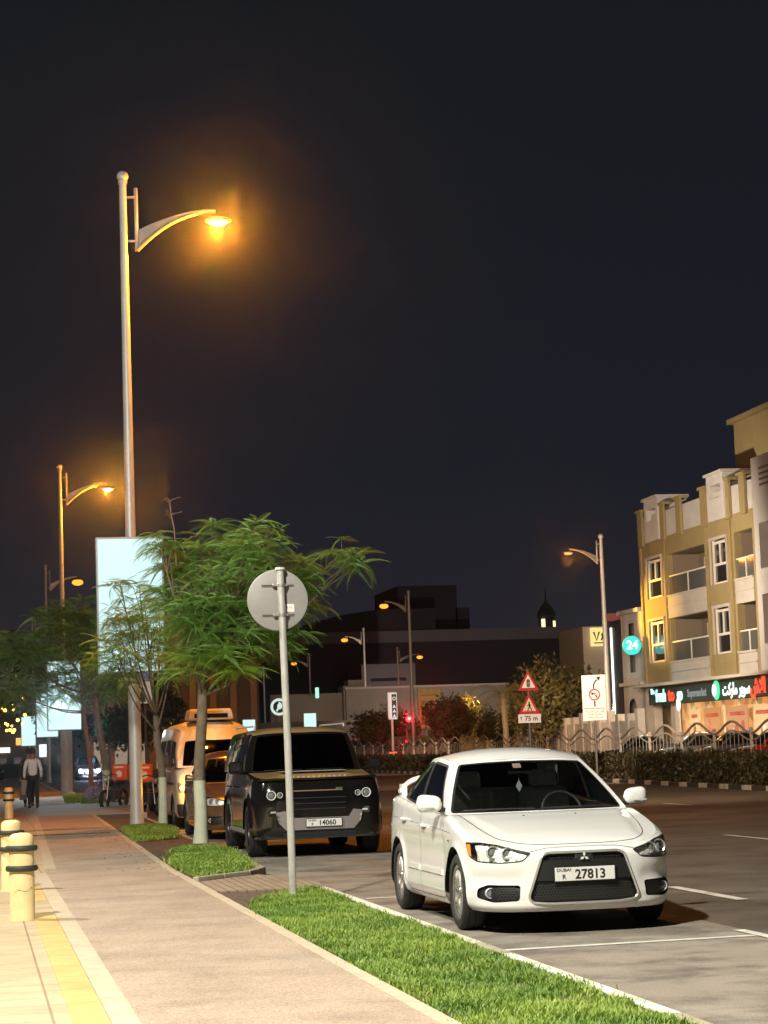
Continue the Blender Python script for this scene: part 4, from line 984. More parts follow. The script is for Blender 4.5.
# ================================================================== TREES
BARK = M('bark', (.17,.13,.085), .9, var=(6,.3), bump=(14,.8,.03)); WASH = M('whitewash', (.50,.53,.38), .8, var=(7,.12), bump=(20,.3))
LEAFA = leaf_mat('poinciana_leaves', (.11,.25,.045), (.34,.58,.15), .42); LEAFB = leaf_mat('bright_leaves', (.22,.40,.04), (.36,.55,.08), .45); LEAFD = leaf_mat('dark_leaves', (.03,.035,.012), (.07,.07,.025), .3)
def frond_template(L, n, droop, wid):
    """feather leaf: pairs of drooping leaflets along an arching stalk, along +x"""
    V = []
    for i in range(n):
        s = .12+.88*i/(n-1); x = L*s; z = -droop*L*s*s
        ll = wid*(sin(pi*min(1, s*.85+.12))**.7)*(1.0 if s < .95 else .7)
        for sg in (-1, 1):
            a = radians(74-26*s); dx, dy = cos(a)*ll, sin(a)*ll*sg; dz = -droop*.55*ll-.12*ll
            px, py = -dy/ll*.16*ll*.5, dx/ll*.16*ll*.5
            w = L/n*.42
            V.append([(x,0,z),(x+dx*.5+w*.6*abs(sin(a)),dy*.5-w*.3*sg,z+dz*.35),(x+dx,dy,z+dz),(x+dx*.5-w*.6*abs(sin(a)),dy*.5+w*.3*sg,z+dz*.45)])
    V.append([(0,.006,0),(L*.5,.004,-droop*L*.25),(L,0,-droop*L),(L*.5,-.004,-droop*L*.25-.004)])
    return np.array(V)
def leaf_mesh(name, centers, parent, mat, L=.42, per=9, n=10, up=.25, wid=.15):
    T = [frond_template(1, n+8, d, .27*wid/.15) for d in (.45,.75,1.05)]; out = []
    for c, r in centers:
        k = max(4, int(per*random.uniform(.8, 1.2))); a0 = random.uniform(0, 2*pi)
        for j in range(k):
            a = a0+2*pi*j/k+random.uniform(-.3,.3); el = random.uniform(-.3, .85); l = L*random.uniform(.6, 1.15)*r
            R = np.array(Matrix.Rotation(a, 3, 'Z') @ Matrix.Rotation(-el, 3, 'Y') @ Matrix.Rotation(random.uniform(-.6,.6), 3, 'X'))
            out.append((random.choice(T)*l).reshape(-1,3) @ R.T+np.array(c))
    V = np.concatenate(out); q = len(V)//4; me = bpy.data.meshes.new(name)
    me.vertices.add(len(V)); me.vertices.foreach_set('co', V.ravel()); me.loops.add(len(V)); me.loops.foreach_set('vertex_index', np.arange(len(V), dtype=np.int32))
    me.polygons.add(q); me.polygons.foreach_set('loop_start', (np.arange(q)*4).astype(np.int32)); me.update(calc_edges=True); me.materials.append(mat)
    o = bpy.data.objects.new(name, me); COL.objects.link(o); o.parent = parent; return o
def at(px, py, Y):
    d = cr*((px-384)/F_PX)+cu*(-(py-512)/F_PX)+cf; k = Y/d.y; return (d.x*k, Y, CAM_H+d.z*k)
def tree(label, base, trunk_top, clusters, Ry, dens=26, L=.42, per=9, mats=None, trunk_r=.10, wash=True, lean=0, group='roadside feather-leaved trees', forks=None, wid=.15, up=.25, name='feathery_tree'):
    """clusters: (px, py, radius_px, depth shift m) measured on the plane y = base.y, turned into ellipsoids of real size around the limbs"""
    bx, by = base; t = thing(name, label, 'tree', (bx,by,.10), 0, group); sc = F_PX/by
    tr = MB(); h0 = trunk_top[2]-.1
    mid = [(0,0,-.05),(.02+lean*.3,0,.5),(.01+lean*.5,0,1.2),((trunk_top[0]-bx)*.8,0,h0*.75),(trunk_top[0]-bx,0,h0)]
    p = crom(mid, 5); rr = list(np.interp(np.linspace(0,1,len(p)), [0,.12,.5,1], [trunk_r*1.25,trunk_r,trunk_r*.9,trunk_r*.72])); tr.tube([tuple(q) for q in p], rr, 14)
    if wash:
        hw = 1.02; pw = p[p[:,2] < hw]; MB().tube([tuple(q) for q in pw]+[(pw[-1][0],0,hw)], list(np.array(rr[:len(pw)+1])+.006), 14).build('whitewash', WASH, t, smooth=True)
    top = p[-1]; ros = {}
    for c in clusters:
        px, py, rp, dy = c[:4]; rp *= .92; mi = c[4] if len(c) > 4 else 0
        cx, cy, cz = at(px, py, by+dy); C = np.array([cx-bx, cy-by, cz-.10]); R = rp/sc
        st = top if random.random() < .6 else p[-4]; m1 = st*.5+C*.5+np.array([0,0,-.08*np.linalg.norm(C-st)])
        limb = crom([st, m1, C], 6); tr.tube([tuple(q) for q in limb], list(np.linspace(trunk_r*.26, .009, len(limb))), 7)
        for j in range(max(3, int(dens*(R**2.0)/.8))):
            d = np.array([random.gauss(0,1), random.gauss(0,1), random.gauss(0,.8)]); d /= np.linalg.norm(d); q = C+d*R*random.uniform(.45, 1.0)*np.array([1,1,.85])
            a = limb[random.choice([-1,-3,-5])]; tr.tube([tuple(a), tuple((a+q)/2+np.array([0,0,.05])), tuple(q)], [.009,.007,.004], 4, False)
            ros.setdefault(mi, []).append((q, random.uniform(.75, 1.2)))
    tr.build('trunk', BARK, t, smooth=True)
    for mi, cs in ros.items(): leaf_mesh('crown', cs, t, (mats or [LEAFA, LEAFB])[mi], L, per, up=up, wid=wid)
    return t
tree('wide feathery tree with whitewashed trunk nearest the black off-road car', (3.60,36.2), (3.70,36.2,2.9),
     [(215,552,44,.2),(258,546,38,-.5),(180,590,38,.3),(237,600,46,.6),(285,585,34,.2),(208,628,36,-.6,0),(160,548,22,-.2),(342,552,22,.2),(298,572,20,.4),(255,640,34,.5),(222,662,22,.3),(190,610,30,-.9,0),(305,610,22,.6),(170,560,20,.8),(350,562,16,.0),(195,660,18,-.5,1),(215,645,18,-.8,1),(235,665,20,-.7,1),(228,640,30,-.8),(190,640,30,-.6),(260,615,36,-.6),(205,595,36,-1),(240,570,36,-1),(285,640,24,-.2),(175,675,16,.2)], 1, 62, .36, 8, trunk_r=.105, forks=1, wid=.15)
tree('slimmer forked tree with whitewashed trunk in front of the lit panel', (3.63,44.0), (3.55,44.0,2.35),
     [(128,622,30,-1.0),(150,648,32,.2),(112,652,30,-1.6),(172,655,28,-.4),(140,595,20,-1.4),(120,585,16,-1.6),(160,618,22,-1.2),(118,655,14,-2.0,1),(160,660,14,-1.8,1),(135,665,20,.6),(175,640,26,-1),(120,635,26,-.4),(145,610,26,.4)], 1, 38, .33, 8, trunk_r=.085, wid=.16)
tree('large drooping tree hanging over the sidewalk at the left', (4.35,76.0), (4.1,76.0,3.6),
     [(60,632,38,0),(88,640,34,.8),(38,664,36,-.6),(18,655,28,-1),(68,688,30,.5),(98,684,30,.6),(8,688,24,-1),(36,702,20,-.4),(112,655,26,1.2),(80,612,22,.5),(50,615,18,-.6),(0,640,26,.6)], 1, 17, .66, 8, trunk_r=.13, wid=.15)
tree('thin leaning tree behind the thick white panel post', (4.95,98.0), (4.7,98.0,4.3),
     [(105,668,26,0),(88,672,22,.5),(122,680,22,.6),(100,690,20,-.4)], 1, 5, .9, 8, trunk_r=.12, wash=False, wid=.15)
# bare dead twig sticking out of the wide tree
tw = thing('dead_twig', 'bare dead twig rising above the wide feathery tree', 'twig', at(176,548,36.0)); m_ = MB(); m_.tube([(0,0,-.3),(-.02,0,.3),(-.10,0,.78)], [.012,.009,.004], 5)
for k in range(9):
    a = random.uniform(-1.2, 1.2); z = random.uniform(.45, .8); m_.tube([(-.07,0,z),(-.07+.14*sin(a), random.uniform(-.1,.1), z+.14*cos(a)*.6), (-.07+.2*sin(a), 0, z+.05)], [.005,.004,.008], 4)
m_.build('stem', M('dead_wood', (.22,.14,.10), .9), tw)

def bushy(label, x, y, h, r, mat, n=1400, leaf=.16, trunk=True, group=None, name='broadleaf_tree', cat='tree', flat=.8):
    t = thing(name, label, cat, (x,y,.0), 0, group); tr = MB(); zc = h-r*flat
    if trunk: tr.tube([(0,0,-.05),(.05,0,zc*.5),(0,0,zc)], [.16,.12,.08], 8)
    out = []; lobes = [(random.uniform(-.5,.5)*r, random.uniform(-.5,.5)*r, zc+random.uniform(-.4,.45)*r*flat, random.uniform(.45,.62)*r) for _ in range(9)]
    for lx, ly, lz, lr in lobes: tr.tube([(0,0,zc*.6),(lx*.6,ly*.6,(zc*.6+lz)/2),(lx,ly,lz)], [.07,.05,.02], 5)
    tr.build('trunk', BARK, t, smooth=True)
    for i in range(n):
        lx, ly, lz, lr = random.choice(lobes); d = np.array([random.gauss(0,1) for _ in range(3)]); d /= np.linalg.norm(d)
        c = np.array([lx,ly,lz])+d*lr*random.uniform(.55,1.08); a = np.array([random.gauss(0,1) for _ in range(3)]); a /= np.linalg.norm(a); b = np.cross(a, d+.01); b /= np.linalg.norm(b); s = leaf*random.uniform(.6,1.3)
        out.append([c-a*s, c+b*s*.45, c+a*s, c-b*s*.45])
    V = np.array(out).reshape(-1,3); m_ = MB().add(V, [(4*i,4*i+1,4*i+2,4*i+3) for i in range(n)]); m_.build('crown', mat, t); return t
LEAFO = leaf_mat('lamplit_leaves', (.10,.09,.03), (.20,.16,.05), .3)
# cracks in the asphalt
for i in range(9):
    x, y = random.uniform(4.0, 9.5), random.uniform(10, 32); a = random.uniform(-.5, .5)+(pi/2 if i % 2 else 0); P = [(x, y)]
    for k in range(14):
        a += random.gauss(0, .35); x += .13*cos(a); y += .13*sin(a); P.append((x, y))
    mb = MB()
    for (x0, y0), (x1, y1) in zip(P[:-1], P[1:]):
        w = random.uniform(.003, .008); mb.add([(x0-w,y0,.0035),(x1-w,y1,.0035),(x1+w,y1+w,.0035),(x0+w,y0+w,.0035)], [(0,1,2,3)])
    mb.build('asphalt_crack', M('crack_dark', (.035,.028,.02), .9), kind='structure')

# ================================================================== VEHICLES
WHITE = M('white_car_paint', (.80,.80,.77), .32, coat=1.0)
sedan('white_sedan', 'white saloon car parked beside the grass strip, plate number 27813', (4.835, 18.27, 0), -pi/2-.006, WHITE)
suv()
van()
sedan('parked_car', 'dark bronze car squeezed between the black off-road car and the minibus', (4.86, 40.3, 0), -pi/2, M('bronze_paint', (.16,.085,.04), .3, .4, coat=1), fine=False, hero=False, num='52764', zsc=1.06, glass=GLASSD, rimm=DARKALLOY)

# delivery motorbikes
def motorbike(x, y, rz, label):
    t = thing('delivery_motorbike', label, 'motorbike', (x,y,0), rz, 'parked delivery motorbikes')
    BM = M('bike_black', (.015,.015,.016), .3, coat=.5); SIL = M('bike_metal', (.3,.3,.3), .3, .8)
    for xc in (.66,-.66):
        w = MB().lathe([(.24,-.045),(.28,-.05),(.30,-.03),(.305,0),(.30,.03),(.28,.05),(.24,.045),(.235,0)], 28, c=(xc,0,.305), axis='Y').build('wheel', TYRE, t, smooth=True)
        r = MB()
        for k in range(5): a = 2*pi*k/5; r.tube([(xc,0,.305),(xc+.24*cos(a),0,.305+.24*sin(a))], .014, 5)
        r.lathe([(.04,-.06),(.04,.06)], 12, c=(xc,0,.305), axis='Y'); r.build('spokes', SIL, w)
    MB().tube([(.66,.07,.305),(.52,.07,.85),(.48,.06,.98)], .022, 8).tube([(.66,-.07,.305),(.52,-.07,.85),(.48,-.06,.98)], .022, 8).build('fork', SIL, t)
    MB().tube([(.46,-.34,1.02),(.44,-.2,1.06),(.48,0,1.0),(.44,.2,1.06),(.46,.34,1.02)], .016, 8).build('handlebar', BM, t)
    MB().ball((.22,0,.80), .2, 10, (1.25,.62,.62)).build('fuel_tank', BM, t, smooth='all')
    MB().box((-.22,0,.78), (.62,.26,.10)).build('seat', M('bike_seat', (.01,.01,.01), .7), t, bevel=.04)
    MB().box((.05,0,.45), (.42,.26,.30)).tube([(-.66,.1,.305),(-.1,.1,.40)], .025, 6).tube([(.46,0,.9),(.3,0,.4),(-.15,0,.35),(-.4,0,.75)], .025, 6).build('engine', M('engine_grey', (.08,.08,.08), .4, .7), t, bevel=.03)
    MB().tube([(.1,-.14,.32),(-.3,-.16,.28),(-.8,-.18,.38)], [.025,.04,.05], 8).build('exhaust', SIL, t)
    MB().ball((.56,0,.90), .09, 8).build('headlamp', M('lamp_body'), t, smooth='all')
    b = MB().box((-.62,0,1.10), (.46,.48,.48)).build('delivery_box', M('delivery_orange', (.70,.09,.012), .5, emit=None), t, bevel=.03)
    e = MB(); e.lathe([(.0001,0),(.10,0),(.10,.006),(.0001,.006)], 20, c=(-.385,0,1.05), axis='X'); e.box((-.38,0,1.25), (.008,.30,.05)); e.build('box_mark', M('box_cream', (.8,.65,.5), .5), b)
    e2 = MB().box((-.36,-.24,1.35), (.02,.02,.02)); 
    return t
motorbike(4.47, 58.2, -pi/2+.25, 'delivery motorbike with a plain orange box, seen right of the near lamp pole')
motorbike(4.05, 66.4, -pi/2-.5, 'delivery motorbike with orange box left of the near lamp pole')
motorbike(4.75, 62.5, -pi/2+.1, 'delivery motorbike with orange box mostly hidden behind the near lamp pole')

# ================================================================== PEOPLE
def skin_body(name, verts, edges, radii, mat, parent=None, sub=2, root=0):
    me = bpy.data.meshes.new(name); me.from_pydata(verts, edges, []); me.materials.append(mat)
    o = bpy.data.objects.new(name, me); COL.objects.link(o)
    md = o.modifiers.new('skin', 'SKIN'); md.use_smooth_shade = True
    sv = me.skin_vertices[0].data
    for i, r in enumerate(radii): sv[i].radius = r if hasattr(r, '__len__') else (r, r)
    sv[root].use_root = True
    s = o.modifiers.new('sub', 'SUBSURF'); s.levels = sub; s.render_levels = sub
    if parent: o.parent = parent
    return o
def person(x, y, rz, label, shirt, trousers, hair, scale=1.0, bag=True, phase=1):
    t = thing('person', label, 'person', (x,y,.12), rz, 'people walking away'); t.scale = (scale,)*3
    SK = M('skin', (.22,.12,.075), .6); f = phase
    # facing +y (away); walking pose; every joint once
    V = [(0,0,.95),(0,.01,1.12),(0,.02,1.30),(0,.03,1.44),(0,.04,1.52),(0,.05,1.60),(0,.055,1.70),
         (-.10,0,.90),(-.11,.10*f,.50),(-.11,-.02*f,.09),(-.11,.12*f+.02,.035),
         (.10,0,.90),(.11,-.04*f,.50),(.12,-.22*f,.12),(.12,-.10*f,.045),
         (-.18,.03,1.40),(-.24,-.02,1.14),(-.25,.03,.90),(-.25,.05,.80),
         (.18,.03,1.40),(.25,.02,1.14),(.25,.10,.92),(.25,.13,.82)]
    E = [(0,1),(1,2),(2,3),(3,4),(4,5),(5,6),(0,7),(7,8),(8,9),(9,10),(0,11),(11,12),(12,13),(13,14),(3,15),(15,16),(16,17),(17,18),(3,19),(19,20),(20,21),(21,22)]
    Rr = [(.14,.10),(.13,.10),(.15,.11),(.12,.09),(.05,.05),(.075,.085),(.07,.08),(.085,.085),(.055,.055),(.038,.038),(.04,.03),(.085,.085),(.055,.055),(.038,.038),(.04,.03),(.055,.055),(.042,.042),(.032,.032),(.035,.025),(.055,.055),(.042,.042),(.032,.032),(.035,.025)]
    skin_body('body', V, E, Rr, SK, t)
    a = lambda idx, k: [tuple(V[i]) for i in idx]
    ids = [1,2,3,15,16,17,19,20,21,0]; mp = {v: i for i, v in enumerate(ids)}
    skin_body('shirt', [V[i] for i in ids], [(mp[p], mp[q]) for p, q in E if p in mp and q in mp], [(.155,.12),(.17,.13),(.13,.10),(.068,.068),(.055,.055),(.045,.045),(.068,.068),(.055,.055),(.045,.045),(.16,.125)], shirt, t)
    ids = [0,7,8,9,11,12,13]; mp = {v: i for i, v in enumerate(ids)}
    skin_body('trousers', [V[i] if i else (0,0,.93) for i in ids], [(mp[p], mp[q]) for p, q in E if p in mp and q in mp], [(.15,.115),(.10,.10),(.072,.072),(.055,.055),(.10,.10),(.072,.072),(.055,.055)], trousers, t)
    for i, j in ((9,10),(13,14)): p = V[i]; q = V[j]; MB().tube([(p[0],p[1]-.05,p[2]-.04),(q[0],q[1]+.05,q[2]-.01)], [.05,.042], 8).build('shoe', M('shoe', (.015,.015,.015), .5), t, smooth='all')
    MB().ball((0,.04,1.70), .105, 10, (.86,1.0,1.0)).build('hair', hair, t, smooth='all')
    for s_ in (-1, 1): MB().ball((s_*.088,.06,1.655), .022, 6, (.5,1,1.4)).build('ear', SK, t, smooth='all')
    if bag:
        b = thing('carrier_bag', 'dark bag carried in the hand of the man in the pale shirt', 'bag', (x-.30,y,.12), rz)
        m_ = MB(); m_.box((0,0,.42), (.22,.12,.34), taper=.8).tube([(-.07,0,.58),(-.04,0,.76),(.04,0,.76),(.07,0,.58)], .008, 5); m_.build('sack', M('dark_bag', (.05,.035,.04), .6), b, bevel=.04)
        c = thing('folded_jacket', 'grey jacket hanging from the forearm of the man in the pale shirt', 'jacket', (x-.27,y-.03,.12), rz)
        MB().box((0,0,.62), (.15,.10,.46), taper=1.25, ry=.1).build('cloth', M('grey_cloth', (.25,.22,.2), .8, bump=(14,.8,.03)), c, bevel=.04)
    return t
person(1.68, 67.2, 0, 'man in a pale shirt and dark trousers walking away along the path with bags', M('pale_shirt', (.62,.66,.70), .75, bump=(9,.6,.03)), M('dark_trousers', (.012,.012,.016), .8), M('hair', (.012,.010,.008), .7))
person(1.60, 69.3, 0, 'person in dark clothes walking just beyond the man in the pale shirt', M('dark_top', (.02,.02,.024), .8), M('dark_trousers'), M('hair'), bag=False, phase=-1)

# lilac flower bush
fb_ = bushy('small lilac flowering bush by the tree trunks on the verge', 3.95, 73.6, .62, .62, leaf_mat('flower_leaves', (.30,.25,.42), (.45,.40,.6), .3), 900, .06, True, None, 'flowering_bush', 'bush', .5)

# ================================================================== MEDIAN: hedge, fence, signs, traffic light
hd = thing('hedge', 'long dark clipped hedge along the median behind the striped kerb', 'hedge', (22,60,.1))
ys = np.linspace(42, 190, 75); V = []
for y in ys:
    x = medx(y); V += [(x+.35-22, y-60, 0), (x+.30-22, y-60, .78), (x+1.55-22, y-60, .84), (x+1.7-22, y-60, 0)]
F = [(4*i+j, 4*i+j+1, 4*i+5+j, 4*i+4+j) for i in range(len(ys)-1) for j in range(3)]
MB().add(V, F).build('branches', M('hedge_core', (.016,.015,.007), .9, var=(3,.4)), hd)
n = 42000; yy = 42+148*rng.random(n)**1.7; xx = np.array([np.interp(yy, [p[1] for p in MED], [p[0] for p in MED])])[0]
sd = rng.random(n); top = sd < .45
px_ = np.where(top, xx+.25+rng.random(n)*1.4, xx+.28+rng.normal(0,.06,n)); pz = np.where(top, .80+rng.normal(0,.09,n), rng.random(n)*.88)
c = np.stack([px_-22, yy-60, pz], 1); a = rng.normal(0,1,(n,3)); a[:,2] = np.abs(a[:,2])+.4; a /= np.linalg.norm(a, axis=1)[:,None]; b = rng.normal(0,1,(n,3)); b -= (b*a).sum(1)[:,None]*a; b /= np.linalg.norm(b, axis=1)[:,None]
s = (rng.uniform(.05,.12,n)*(1+yy/260))[:,None]; V = np.stack([c-a*s*.4, c+b*s*.3, c+a*s, c-b*s*.3], 1).reshape(-1,3)
me = bpy.data.meshes.new('leaves'); me.vertices.add(len(V)); me.vertices.foreach_set('co', V.ravel()); me.loops.add(len(V)); me.loops.foreach_set('vertex_index', np.arange(len(V), dtype=np.int32)); me.polygons.add(n); me.polygons.foreach_set('loop_start', (np.arange(n)*4).astype(np.int32)); me.update(calc_edges=True); me.materials.append(leaf_mat('hedge_leaves', (.022,.026,.008), (.075,.060,.022), .25))
o = bpy.data.objects.new('leaves', me); COL.objects.link(o); o.parent = hd
fe = thing('fence', 'wavy topped metal fence along the median behind the hedge', 'fence', (24,60,.1)); FM = M('fence_metal', (.50,.46,.40), .5, .1); FP = M('fence_post', (.55,.50,.44), .5)
def fpt(y): return medx(y)+2.1-24, y-60
y = 44.0
while y < 185:
    L = 4.5; x0, y0 = fpt(y); x1, y1 = fpt(y+L); pb = MB()
    for zb_, am, r in ((1.52,.40,.040),(1.30,.33,.024)):
        pb.tube([(x0+(x1-x0)*s_, y0+(y1-y0)*s_, zb_+am*sin(pi*s_)**2) for s_ in np.linspace(0,1,17)], r, 6, False)
    pb.tube([(x0,y0,.45),(x1,y1,.45)], .018, 4, False)
    for s_ in np.linspace(.111,.889,8): pb.tube([(x0+(x1-x0)*s_, y0+(y1-y0)*s_, .2), (x0+(x1-x0)*s_, y0+(y1-y0)*s_, 1.30+.33*sin(pi*s_)**2)], .010, 4, False)
    pb.build('panel', FM, fe); MB().box((x0,y0,.8), (.09,.09,1.62)).ball((x0,y0,1.64), .07, 6).build('post', FP, fe, bevel=.01)
    y += L
# triangular warning signs
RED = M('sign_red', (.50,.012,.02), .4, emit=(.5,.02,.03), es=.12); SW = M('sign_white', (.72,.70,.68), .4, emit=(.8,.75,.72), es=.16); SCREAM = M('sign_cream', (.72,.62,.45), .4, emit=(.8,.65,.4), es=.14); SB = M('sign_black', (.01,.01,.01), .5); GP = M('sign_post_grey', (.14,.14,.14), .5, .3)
t = thing('warning_sign', 'pair of red triangular warning signs over a 75 m plate on a grey post', 'road sign', (22.45,88.0,.1))
MB().tube([(0,.05,0),(0,.05,4.45)], .055, 10).build('post', GP, t, smooth=True)
def tri(w, z0, y): h = w*.92; return [(-w/2, z0), (w/2, z0), (0, z0+h)]
for z0, face in ((3.70,SW),(2.74,SCREAM)):
    p = MB().prism(roundpoly(tri(.90, z0-.1, 0), .05), -.01, .0, 'Y').build('triangle_plate', RED, t)
    MB().prism(roundpoly([(-.29,z0-.1+.11),(.29,z0-.1+.11),(0,z0-.1+.66)], .03), -.016, -.012, 'Y').build('triangle_face', face, p)
g = MB().prism(roundpoly([(-.07,3.74),(.07,3.74),(.07,4.06),(-.07,4.06)], .05), -.022, -.017, 'Y').build('signal_symbol', SB, t)
for z, m_ in ((4.0, M('sym_red', (.6,.02,.02), .4)), (3.90, M('sym_amber', (.6,.35,.02), .4)), (3.80, M('sym_green', (.0,.4,.25), .4))): MB().lathe([(.0001,0),(.04,0),(.04,-.004),(.0001,-.004)], 14, c=(0,-.024,z), axis='Y').build('signal_dot', m_, g)
m_ = MB().ball((.0,-.022,3.10), .038, 6, (1,.2,1)); m_.tube([(0,-.02,3.06),(.01,-.02,2.94)], .035, 5).tube([(.01,-.02,2.94),(-.07,-.02,2.77)], .02, 4).tube([(.01,-.02,2.94),(.08,-.02,2.86),(.09,-.02,2.77)], .02, 4).tube([(0,-.02,3.03),(-.09,-.02,2.96)], .015, 4).tube([(0,-.02,3.03),(.09,-.02,2.98)], .015, 4)
for k in range(5): m_.box((-.18+.09*k,-.02,2.765), (.045,.004,.022), ry=.5)
m_.build('pedestrian_symbol', SB, t)
p = MB().box((0,-.005,2.45), (.96,.012,.36)).build('distance_plate', SW, t, bevel=.01)
text_obj('75 m', .27, SB, p, (.07,-.016,2.445), (pi/2,0,0), .001, .006, name='distance_text')
MB().tube([(-.36,-.014,2.38),(-.36,-.014,2.5)], .012, 4).prism([(-.40,2.48),(-.32,2.48),(-.36,2.56)], -.016, -.012, 'Y').build('distance_arrow', SB, p)
# no-turn board
t = thing('turn_sign', 'tall white traffic board with a bent black arrow and a red ring', 'road sign', (22.38,78.0,.1)); MB().tube([(.0,.06,0),(.0,.06,3.7)], .045, 10).build('post', GP, t, smooth=True)
bd = MB().prism([(-.46,2.17),(.44,2.20),(.44,3.86),(-.46,3.84)], -.012, .006, 'Y').build('board', SW, t, bevel=.01)
m_ = MB().tube([(0,-.02,2.70),(0,-.02,2.90)], .028, 6).tube([(-.02,-.02,3.36)]+[(-.02+.20*(1-cos(a)),-.02,3.42+.26*sin(a)) for a in np.linspace(0.1,1.3,8)], .028, 6).prism([(.09,3.76),(.25,3.80),(.20,3.62)], -.024, -.016, 'Y'); m_.build('arrow', SB, bd)
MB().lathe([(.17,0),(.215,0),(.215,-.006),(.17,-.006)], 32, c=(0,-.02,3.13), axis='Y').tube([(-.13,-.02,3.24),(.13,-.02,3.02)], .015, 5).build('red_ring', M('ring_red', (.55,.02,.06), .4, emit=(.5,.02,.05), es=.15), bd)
MB().tube([(.07,-.019,3.02),(.07,-.019,3.15),(.0,-.019,3.20),(-.07,-.019,3.15)], .018, 5).prism([(-.14,3.17),(-.04,3.21),(-.06,3.10)], -.020, -.015, 'Y').build('turn_arrow', SB, bd)
MB().box((-.01,-.016,2.63), (.82,.004,.02)).build('rule', M('ring_red'), bd)
ar = '\uFEE6\uFEE3\uFEE4\uFEEE\uFECB'
for z, s_, tx in ((2.53,.12,'\uFE94\uFECB\uFEAE\uFEB4\uFEDF\uFE8D \uFEE6\uFEE3 \uFEDE\uFEE0\uFED7'),(2.42,.11,'\uFEAD\uFE8D\uFEAD\uFEAA\uFEDF\uFE8D \uFECD\uFEEE\uFEE8\uFEE4\uFEE3'),(2.30,.09,'\uFE94\uFEEB\uFEE0\uFEDF\uFE8E\uFED7\uFEAE\uFEB3 \uFE94\uFECB\uFEAE\uFEB4\uFEDF\uFE8D')): text_obj(tx, s_, M('grey_ink'), bd, (-.01,-.016,z), (pi/2,0,0), .001, .002, name='board_text')
# upright lit guide sign on its pole, traffic light
t = thing('guide_sign', 'narrow upright sign with lit white edge on a pale pole by the kerb', 'sign', (26.55,140,.1)); MB().tube([(0,.05,0),(0,.05,3.35)], .085, 10).build('pole', M('pale_pole', (.5,.46,.42), .5), t, smooth=True)
cb = MB().box((.05,0,4.15), (.60,.22,1.75)).build('cabinet', M('lit_edge', (.6,.6,.6), .4, emit=(.8,.8,.85), es=.35), t, bevel=.05)
MB().box((.14,-.118,4.15), (.30,.01,1.5)).build('face', SB, cb)
WL = glow('white_letter', (.8,.85,.95), .8); MB().lathe([(.07,0),(.12,0),(.12,-.01),(.07,-.01)], 16, c=(.14,-.125,4.62), axis='Y').build('sign_ring', WL, cb)
for k in range(3): MB().prism([(.03,4.02-.30*k),(.25,4.02-.30*k),(.14,4.24-.30*k)], -.13, -.124, 'Y').build('sign_arrow', WL, cb)
t = thing('traffic_light', 'traffic light showing red above the fence, with a lower repeater', 'traffic light', (29.5,150,.1)); MB().tube([(0,.1,0),(0,.1,3.9)], .07, 10).build('pole', GP, t, smooth=True)
RG = glow('red_signal', (1,.03,.04), 3); cs = MB().box((.1,0,3.15), (.36,.28,1.05)).build('signal_head', SB, t, bevel=.03)
MB().ball((.1,-.15,3.42), .23, 8, (1,.4,1)).build('red_lamp', RG, cs, smooth='all')
MB().lathe([(.25,-.02),(.25,-.2),(.24,-.2),(.24,-.02)], 16, c=(.1,0,3.42), axis='Y').build('visor', SB, cs, smooth=True)
MB().ball((.1,-.245,3.42), .11, 8, (1,.3,1)).build('lamp_core', glow('signal_core', (1,.30,.25), 3), cs, smooth='all')
c2 = MB().box((-.12,0,1.8), (.22,.2,.5)).build('repeater_head', SB, t, bevel=.02); MB().ball((-.12,-.11,1.86), .11, 8, (1,.4,1)).build('red_lamp', glow('red_signal_dim', (1,.02,.03), 2), c2, smooth='all')
wash((29.6,149.3,3.5), (28.5,144,.8), 900, (1,.02,.03), 110, 'signal_light')

# ================================================================== OCHRE BUILDING (facade plane x = 39.5, seen from the road)
FX = 39.5
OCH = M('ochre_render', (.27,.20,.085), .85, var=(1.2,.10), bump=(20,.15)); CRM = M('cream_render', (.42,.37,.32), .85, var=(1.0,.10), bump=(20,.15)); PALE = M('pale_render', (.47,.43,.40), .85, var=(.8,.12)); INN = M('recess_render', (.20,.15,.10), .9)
WFR = M('window_frame_white', (.62,.58,.52), .5); WGL = M('window_dark_glass', (.02,.018,.018), .08, coat=.5); RAILG = M('balcony_glass', (.10,.10,.09), .12, coat=.6)
bd = thing('apartment_building', 'ochre and cream four storey building with balconies over a lit supermarket', 'building', (FX,116,0))
def fb(mb, y0, y1, z0, z1, x0, x1):   # box from depth x0 (towards the road negative) to x1
    mb.box(((x0+x1)/2, (y0+y1)/2-116, (z0+z1)/2), (abs(x1-x0), abs(y1-y0), z1-z0)); return mb
rect = lambda y0, y1, z0, z1: [(y0,z0),(y1,z0),(y1,z1),(y0,z1)]
wins = [(122.3,125.1,9.78,12.1),(122.3,125.1,6.0,8.45),(110.95,113.45,9.72,12.1),(110.95,113.45,5.95,8.42)]
bals = [(114.5,121.2,9.75,12.1),(114.5,121.2,5.95,8.4),(106.95,109.73,9.7,12.2),(106.95,109.73,5.9,8.43)]
holes = [rect(*w) for w in wins+bals]
def wallmap(P): return np.stack([np.zeros(len(P)), P[:,0]-116, P[:,1]], 1)
V, F = patch(rect(105.6,126.6,4.7,13.0), holes, (1.5,1.5), wallmap); w = MB().add(V, F)
V2 = V.copy(); V2[:,0] += .35; w.add(V2, F)
for y0, y1, z0, z1 in wins+bals:
    a = [(0,y0-116,z0),(0,y1-116,z0),(0,y1-116,z1),(0,y0-116,z1)]; b = [(.35,p[1],p[2]) for p in a]; w.add(a+b, [(i,(i+1)%4,4+(i+1)%4,4+i) for i in range(4)])
